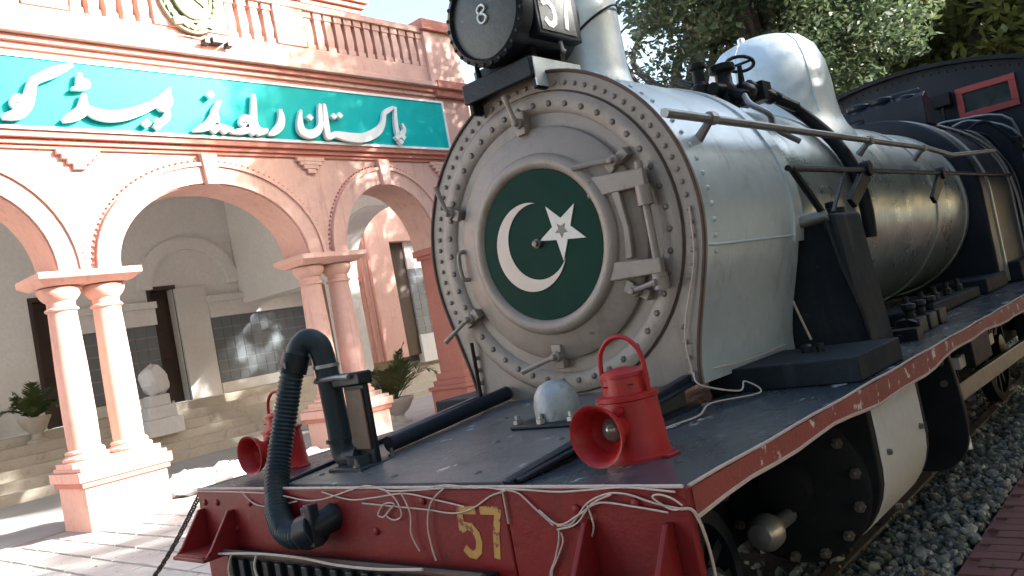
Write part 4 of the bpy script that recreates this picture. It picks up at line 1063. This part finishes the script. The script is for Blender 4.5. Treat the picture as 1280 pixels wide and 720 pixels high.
bld(MB().tube(smoothpath([(1.37, -.045, 1.21), (1.402, -.03, 1.2), (1.405, .0, 1.12), (1.40, .02, 1.02), (1.405, .01, .9)], 5), .0045, 6), "strand", 'cord', CD)
C2 = thing("cord", "pale cord draped over the black box under the buffer beam", "cord", (-.4, -.13, .95))
for c in ([(-1.09, .965), (-.72, .985), (-.39, .985), (-.15, .97), (.11, .97), (.36, .985)], [(-.94, .975), (-.99, .90), (-.98, .80)], [(-.72, .985), (-.76, .92), (-.72, .82)]):
    bld(MB().tube(smoothpath([(u, -.138, v + .028) for u, v in c], 5), .0055, 6), "strand", 'cord', C2)
C3 = thing("cord", "tangled pale cord lying at the foot of the smokebox side", "cord", (.75, 1.3, 1.4))
bld(MB().tube(smoothpath([(.74, 1.27, 1.42), (.79, 1.22, 1.37), (.9, 1.35, 1.31), (.86, 1.5, 1.33), (.95, 1.45, 1.28), (.84, 1.2, 1.29), (.88, 1.0, 1.275), (.84, .8, 1.272), (.82, .6, 1.27)], 6), .004, 6)
    .tube(smoothpath([(.73, 1.27, 1.42), (.78, 1.7, 1.40), (.76, 2.25, 1.40)], 6), .004, 6), "strand", 'cord', C3)
C4 = thing("cord", "thin pale cord running down the edge of the smokebox front", "cord", (.86, 1.27, 1.6))
bld(MB().tube(smoothpath([(.735, 1.275, 1.40), (.73, 1.27, 1.55), (.76, 1.27, 1.68), (.85, 1.275, 1.92), (.874, 1.28, 2.15)], 6), .005, 6), "strand", 'cord', C4)

# ================================================================== chain at the beam end
CH = thing("chain", "rusty link chain hanging from the lamp step end of the beam to a short post", "chain", (-1.9, -.4, .4))
lk = MB().tube([(.012 * math.cos(t * math.pi / 6) , 0, .018 * math.sin(t * math.pi / 6) + (.012 if 0 < t % 12 < 6 else -.012)) for t in range(13)], .0045, 6, False).mesh("chain_link", 'rust')
pA, pB = Vector((-1.40, .0, 1.25)), Vector((-2.70, .0, .50))
nl = 40
for i in range(nl):
    t = (i + .5) / nl
    p = pA.lerp(pB, t) + Vector((0, 0, -.07 * math.sin(math.pi * t)))
    t2 = t + .01
    q = pA.lerp(pB, t2) + Vector((0, 0, -.07 * math.sin(math.pi * t2)))
    rot = (q - p).to_track_quat('Z', 'Y') @ Matrix.Rotation(R(90 * (i % 2)), 3, 'Z').to_quaternion()
    link("chain_link", lk, CH, p, rot.to_euler())
bo = bld(MB().tube([(-2.70, .0, -.02), (-2.70, .0, .48)], .035, 12).lathe([(.05, .50), (.05, .53), (.02, .56)], (-2.70, .0, 0), 'z', 12), "chain_post", 'rust')
tag(bo, "short rusty post in the paving holding the end of the chain", "post")

# ================================================================== bundles
def bundle(loc, sz, seed, label, cat="bundle", name="plastic_bundle", k1=1.):
    nr = np.random.default_rng(seed)
    mb = MB()
    n, k = 22, 13
    vs, fs = [], []
    ph = nr.uniform(0, 6, 8)
    for i in range(k):
        th = math.pi * i / (k - 1)
        for j in range(n):
            a = 2 * math.pi * j / n
            r = 1 + k1 * (.16 * math.sin(3 * a + ph[0] + 2 * th) + .13 * math.sin(5 * a + ph[1] - 3 * th) + .12 * math.sin(7 * th + ph[2] + 2 * a)) + k1 * nr.uniform(-.05, .05)
            vs.append((sz[0] * r * math.sin(th) * math.cos(a), sz[1] * r * math.sin(th) * math.sin(a), max(0, sz[2] * (.92 + r * math.cos(th)))))
    for i in range(k - 1):
        for j in range(n):
            fs.append((i * n + j, i * n + (j + 1) % n, (i + 1) * n + (j + 1) % n, (i + 1) * n + j))
    mb.add(vs, fs)
    o = bld(mb, name, 'bag', loc=loc, smooth=25)
    return tag(o, label, cat)
bundle((-10.45, 4.25, -.01), (.34, .40, .19), 1, "crumpled white plastic sack on the paving beside the column pedestal", name="plastic_sack", cat="sack")
bundle((-10.5, 5.0, -.01), (.36, .42, .17), 2, "flattened white plastic sheet heap on the paving behind the other sack", name="plastic_sack", cat="sack")
bundle((-9.0, 5.6, -.01), (.5, .65, .16), 4, "long white heap standing in for sunlit ground behind the red lantern", name="plastic_sack", cat="sack")  # white mound added where the ground is only bright with sun
ST = thing("garden_sculpture", "white block sculpture with a rounded lump on top standing on the porch steps", "sculpture", (-16.9, 6.9, .86))
bld(MB().box(-17.25, -16.65, 6.45, 7.35, .645, 1.05).box(-17.2, -16.7, 6.55, 7.25, 1.05, 1.35).box(-17.15, -16.75, 6.65, 7.15, 1.35, 1.62), "stepped_base", 'bag', ST, bevel=.03)
o = bundle((-16.95, 6.92, 1.62), (.26, .34, .38), 9, None, None, name="carved_lump", k1=.35)
o.parent = ST
o.matrix_parent_inverse = Matrix.Translation(-Vector(ST.location))

# ================================================================== potted palms
def palm(loc, h, seed, label, pr=.28):
    nr = random.Random(seed)
    T = thing("potted_palm", label, "plant", loc, "potted palms by the porch", local=True)
    bld(MB().lathe([(pr * .75, 0), (pr * .75, .06), (pr * .4, .1), (pr * .35, .2), (pr * .75, .32), (pr, .48), (pr * 1.12, .54), (pr * 1.12, .58), (pr * .95, .58), (pr * .9, .52), (.02, .51)], n=24), "urn", 'pot', T)
    for i in range(17):
        a = i * 2.4 + nr.uniform(-.2, .2)
        L_ = h * nr.uniform(.7, 1.1)
        lean = nr.uniform(.25, .95)
        pts = []
        for k in range(9):
            t = k / 8
            pts.append(Vector((math.cos(a) * L_ * lean * t, math.sin(a) * L_ * lean * t, .5 + L_ * (t * (1.25 - .35 * lean) - .75 * lean * t * t * t))))
        mb = MB()
        mb.tube(pts, [.012 - .001 * k for k in range(9)], 5)
        side = Vector((-math.sin(a), math.cos(a), 0))
        for k in range(1, 33):
            t = .15 + .85 * k / 33
            f = t * 8
            k0 = min(int(f), 7)
            c = pts[k0].lerp(pts[k0 + 1], f - k0)
            d = (pts[k0 + 1] - pts[k0]).normalized()
            ll = L_ * .26 * math.sin(math.pi * min(1, .12 + t * .88)) + .03
            for s in (-1, 1):
                tip = c + side * s * ll * .8 + d * ll * .7 + Vector((0, 0, nr.uniform(-.08, .05)))
                mid = c.lerp(tip, .5)
                wv = d * .016
                mb.add([c - wv, mid - wv * 1.3, tip, mid + wv * 1.3, c + wv], [(0, 1, 2, 3, 4)])
        bld(mb, "frond", 'palm', T, smooth=0)
    return T
palm((-11.6, 9.75, 0), 1.35, 3, "potted palm in stone urn between the paired columns and the corner pier", .36)
palm((-17.8, 4.5, FZ - .215), .9, 8, "potted palm in stone urn on the porch steps behind the paired columns", .30)

# ================================================================== TREES
def tree_meshes(seed, H, rad, zc, nclump, per, leaf, lsize=.13):
    nr = np.random.default_rng(seed)
    rr = random.Random(seed)
    mb = MB()
    th = H * .36
    tp = [Vector((0, 0, -.3))]
    for i in range(1, 6):
        tp.append(Vector((rr.uniform(-.25, .25) * i * .4, rr.uniform(-.25, .25) * i * .4, th * i / 5)))
    mb.tube(tp, [.42, .36, .32, .29, .27, .24], 10)
    tips = []
    for i in range(9):
        a = i * 2.4 + rr.uniform(-.4, .4)
        st = tp[rr.choice((3, 4, 5, 5))]
        rr_ = rad * rr.uniform(.45, .9)
        en = Vector((math.cos(a) * rr_, math.sin(a) * rr_, zc + rr.uniform(-.35, .55) * (H - zc)))
        m1 = st.lerp(en, .35) + Vector((rr.uniform(-.5, .5), rr.uniform(-.5, .5), rr.uniform(0, .9)))
        m2 = st.lerp(en, .7) + Vector((rr.uniform(-.5, .5), rr.uniform(-.5, .5), rr.uniform(0, .7)))
        pth = smoothpath([st, m1, m2, en], 4)
        k = len(pth)
        mb.tube(pth, [.17 * (1 - .8 * q / k) + .02 for q in range(k)], 7)
        tips += [pth[-1], pth[k // 2], pth[int(k * .75)]]
        for q in range(4):
            s0 = pth[rr.randrange(k // 3, k - 1)]
            e0 = s0 + Vector((rr.uniform(-1.6, 1.6), rr.uniform(-1.6, 1.6), rr.uniform(-.3, 1.6)))
            mb.tube([s0, s0.lerp(e0, .5) + Vector((0, 0, .2)), e0], [.06, .04, .015], 5)
            tips.append(e0)
    trunk = mb.mesh("trunk", 'bark', 50)
    tips = np.array([tuple(t) for t in tips])
    # clumps
    cl = []
    for i in range(nclump):
        if i % 2 == 0:
            p = tips[nr.integers(len(tips))] + nr.normal(0, .55, 3)
        else:
            d = nr.normal(0, 1, 3)
            d /= np.linalg.norm(d)
            q = nr.uniform(.45, 1.0) ** .5
            p = np.array((d[0] * rad * q, d[1] * rad * q, zc + d[2] * (H - zc) * q))
        cl.append(p)
    cl = np.array(cl)
    cr = nr.uniform(.35, .85, nclump)
    C = np.repeat(cl, per, 0)
    d = nr.normal(0, 1, (nclump * per, 3))
    d /= np.linalg.norm(d, axis=1)[:, None]
    C = C + d * (np.repeat(cr, per) * nr.uniform(.25, 1, nclump * per) ** .6)[:, None] * (1, 1, .7)
    n = len(C)
    t1 = nr.normal(0, 1, (n, 3))
    t1[:, 2] *= .6
    t1 /= np.linalg.norm(t1, axis=1)[:, None]
    nb = nr.normal(0, 1, (n, 3))
    t2 = np.cross(t1, nb)
    t2 /= np.linalg.norm(t2, axis=1)[:, None]
    s = (lsize * nr.uniform(.6, 1.4, n))[:, None]
    V = np.stack([C - t1 * s, C + t2 * s * .45, C + t1 * s, C - t2 * s * .45], 1).reshape(-1, 3)
    me = bpy.data.meshes.new("crown")
    me.vertices.add(4 * n)
    me.vertices.foreach_set("co", V.astype(np.float32).ravel())
    me.loops.add(4 * n)
    me.loops.foreach_set("vertex_index", np.arange(4 * n, dtype=np.int32))
    me.polygons.add(n)
    me.polygons.foreach_set("loop_start", np.arange(0, 4 * n, 4, dtype=np.int32))
    me.update()
    me.validate()
    me.materials.append(MAT[leaf])
    return trunk, me
TV = [tree_meshes(11, 13, 4.6, 8.2, 330, 90, 'leaf'), tree_meshes(12, 15, 5.2, 9.2, 380, 90, 'leaf'), tree_meshes(13, 9, 3.6, 5.2, 260, 90, 'leafy'),
      tree_meshes(14, 14, 5.4, 8.5, 48, 70, 'leaf')]
def tree(v, loc, sc, rz, label, group="trees beyond the locomotive"):
    T = thing("broadleaf_tree", label, "tree", loc, group, local=True, rz=rz)
    T.scale = (sc, sc, sc)
    link("trunk", TV[v][0], T)
    link("crown", TV[v][1], T)
    return T
TV.append(tree_meshes(15, 13.5, 3.05, 8.7, 470, 150, 'leaf', .075))
tree(3, (-9.0, 19.5, 0), 1.0, 2.9, "sparse tree with dark bare limbs and sky gaps behind the chimney")
tree(4, (-3.0, 14.0, 0), 1.0, 2.0, "dense dark green tree rising close behind the steam dome")
tree(0, (-3.2, 24.5, 0), 1.1, 3.6, "dense green tree rising behind the safety valves")
tree(2, (-1.7, 20.5, 0), 1.15, 1.1, "yellow green tree above the end of the cab roof")
tree(1, (-5.0, 42.0, 0), 1.2, 5.1, "far green tree between the dome and the cab roof")
for i, (y, lb) in enumerate(((4.2, "low shade tree over the brick path beside the smokebox"), (8.2, "low shade tree over the brick path beside the barrel"), (12.2, "low shade tree over the brick path beside the cab"))):
    tree(0, (5.7, y, .17), .6, 1.7 + 1.3 * i, lb, "shade trees over the brick path")
for i, (x, y, lb) in enumerate(((-3.5, -13.0, "unseen tree added to dim skylight in front of the locomotive across the paving"), (3.0, -11.5, "unseen tree added to dim skylight in line with the track ahead of the beam"), (9.0, -7.5, "unseen tree added to dim skylight on the brick path side ahead of the beam"), (10.5, -1.0, "unseen tree added to dim skylight on the far side of the brick path"))):
    tree(i % 2, (x, y, 0), .85, .8 + 1.9 * i, lb, "unseen trees added to dim front skylight")  # unseen trees added behind the camera to darken the engine front
for i in range(3):  # unseen second row added to keep sun off the pavers
    tree(1, (10.8, 5.0 + 4.6 * i, 0), .62, .3 + 2.1 * i, ("unseen tree added to shade the path beside the smokebox", "unseen tree added to shade the path beside the barrel", "unseen tree added to shade the path beside the cab")[i], "unseen trees added for shade and reflections")
def shrub(y, sc, rz, lb):  # small trees added out of view as shrubs, to block low light
    T = thing("added_shrub", lb, "shrub", (7.3, y, -.03), "unseen shrubs added to block low sun", local=True, rz=rz)
    T.scale = (sc, sc, sc)
    link("stem", TV[0][0], T)
    link("foliage", TV[0][1], T)
for i in range(8):
    shrub(1.6 + 2.0 * i, .29 + .02 * (i % 3), 1.3 * i, "unseen dark green shrub added to block low sun along the brick path")

# fallen leaves on the ballast and path
def litter():
    nr = np.random.default_rng(21)
    V, F = [], []
    for i in range(900):
        if i < 520:
            x, y, z = nr.uniform(.7, 1.35), nr.uniform(.5, 11), .245 + nr.uniform(-.01, .01)
        elif i < 640:
            x, y, z = nr.uniform(1.4, 3.2), nr.uniform(.5, 9), .208
        else:
            x, y, z = nr.uniform(-9.5, -3), nr.uniform(-1, 8), .022
        a, t, s_ = nr.uniform(0, 6.28), nr.uniform(-.35, .35), nr.uniform(.012, .03)
        c, d = math.cos(a), math.sin(a)
        k = len(V)
        V += [(x - c * s_, y - d * s_, z), (x - d * s_ * .45, y + c * s_ * .45, z + .006 + abs(t) * s_), (x + c * s_, y + d * s_, z + .004), (x + d * s_ * .45, y - c * s_ * .45, z + .004)]
        F.append((k, k + 1, k + 2, k + 3))
    me = bpy.data.meshes.new("fallen_leaves")
    me.from_pydata(V, [], F)
    me.materials.append(MAT['litter'])
    tag(link("fallen_leaves", me), "small dry brown leaves scattered over ballast and paving", "leaves", kind='stuff')
litter()

tree(0, (6.2, 24.0, 0), .9, 5.5, "unseen tree added for green reflections far beyond the cab", "unseen trees added for shade and reflections")  # unseen, added so the engine side reflects green
tree(1, (3.6, 35.0, 0), .95, 3.1, "unseen tree added for green reflections at the far end of the brick path", "unseen trees added for shade and reflections")  # also added out of view for a green reflection
for i, (x, y) in enumerate(((9.5, 21.0), (9.0, 29.0), (13.0, 25.5), (14.0, 34.0), (19.0, 30.0), (7.5, 38.0))):  # unseen tree wall added to block bright horizon sky in reflections
    tree(i % 2, (x, y, 0), .8 + .05 * (i % 3), 1.1 * i, "unseen tree added to block horizon glow on the lawn past the end of the brick path", "grove on the lawn")

# small fittings on the cab front
rv = MB()
for i in range(30):
    u = -1.25 + 2.5 * i / 29
    rv.lathe([(.014, 0), (.012, -.008), (.004, -.012)], (u, 8.6, 3.74 - .23 * (u / 1.32) ** 2), 'y', 6)
for k in range(16):
    rv.lathe([(.014, 0), (.012, -.008), (.004, -.012)], (1.27, 8.6, 1.4 + k * .13), 'y', 6)
tag(P(rv, "cab_rivets", 'navy'), kind="stuff")
for k, (x0, z0, x1, z1) in enumerate(((.55, 3.02, 1.15, 2.75), (.70, 2.95, 1.20, 2.45), (.35, 3.08, 1.10, 2.95))):
    P(MB().tube(smoothpath([(x0, 8.3, z0), (x0 + .2, 8.4, z0 + .02), (x1, 8.45, z1), (x1 + .02, 8.5, z1 - .8)], 5), .016, 8), "cab_pipe", 'rod' if k != 1 else 'navy')
P(MB().tube([(1.15, 8.1, 2.62), (1.15, 8.45, 2.66)], .05, 10).lathe([(.035, 0), (.05, .01), (.05, .05), (.02, .07)], (1.15, 8.2, 2.67), 'z', 10), "ejector", 'black')
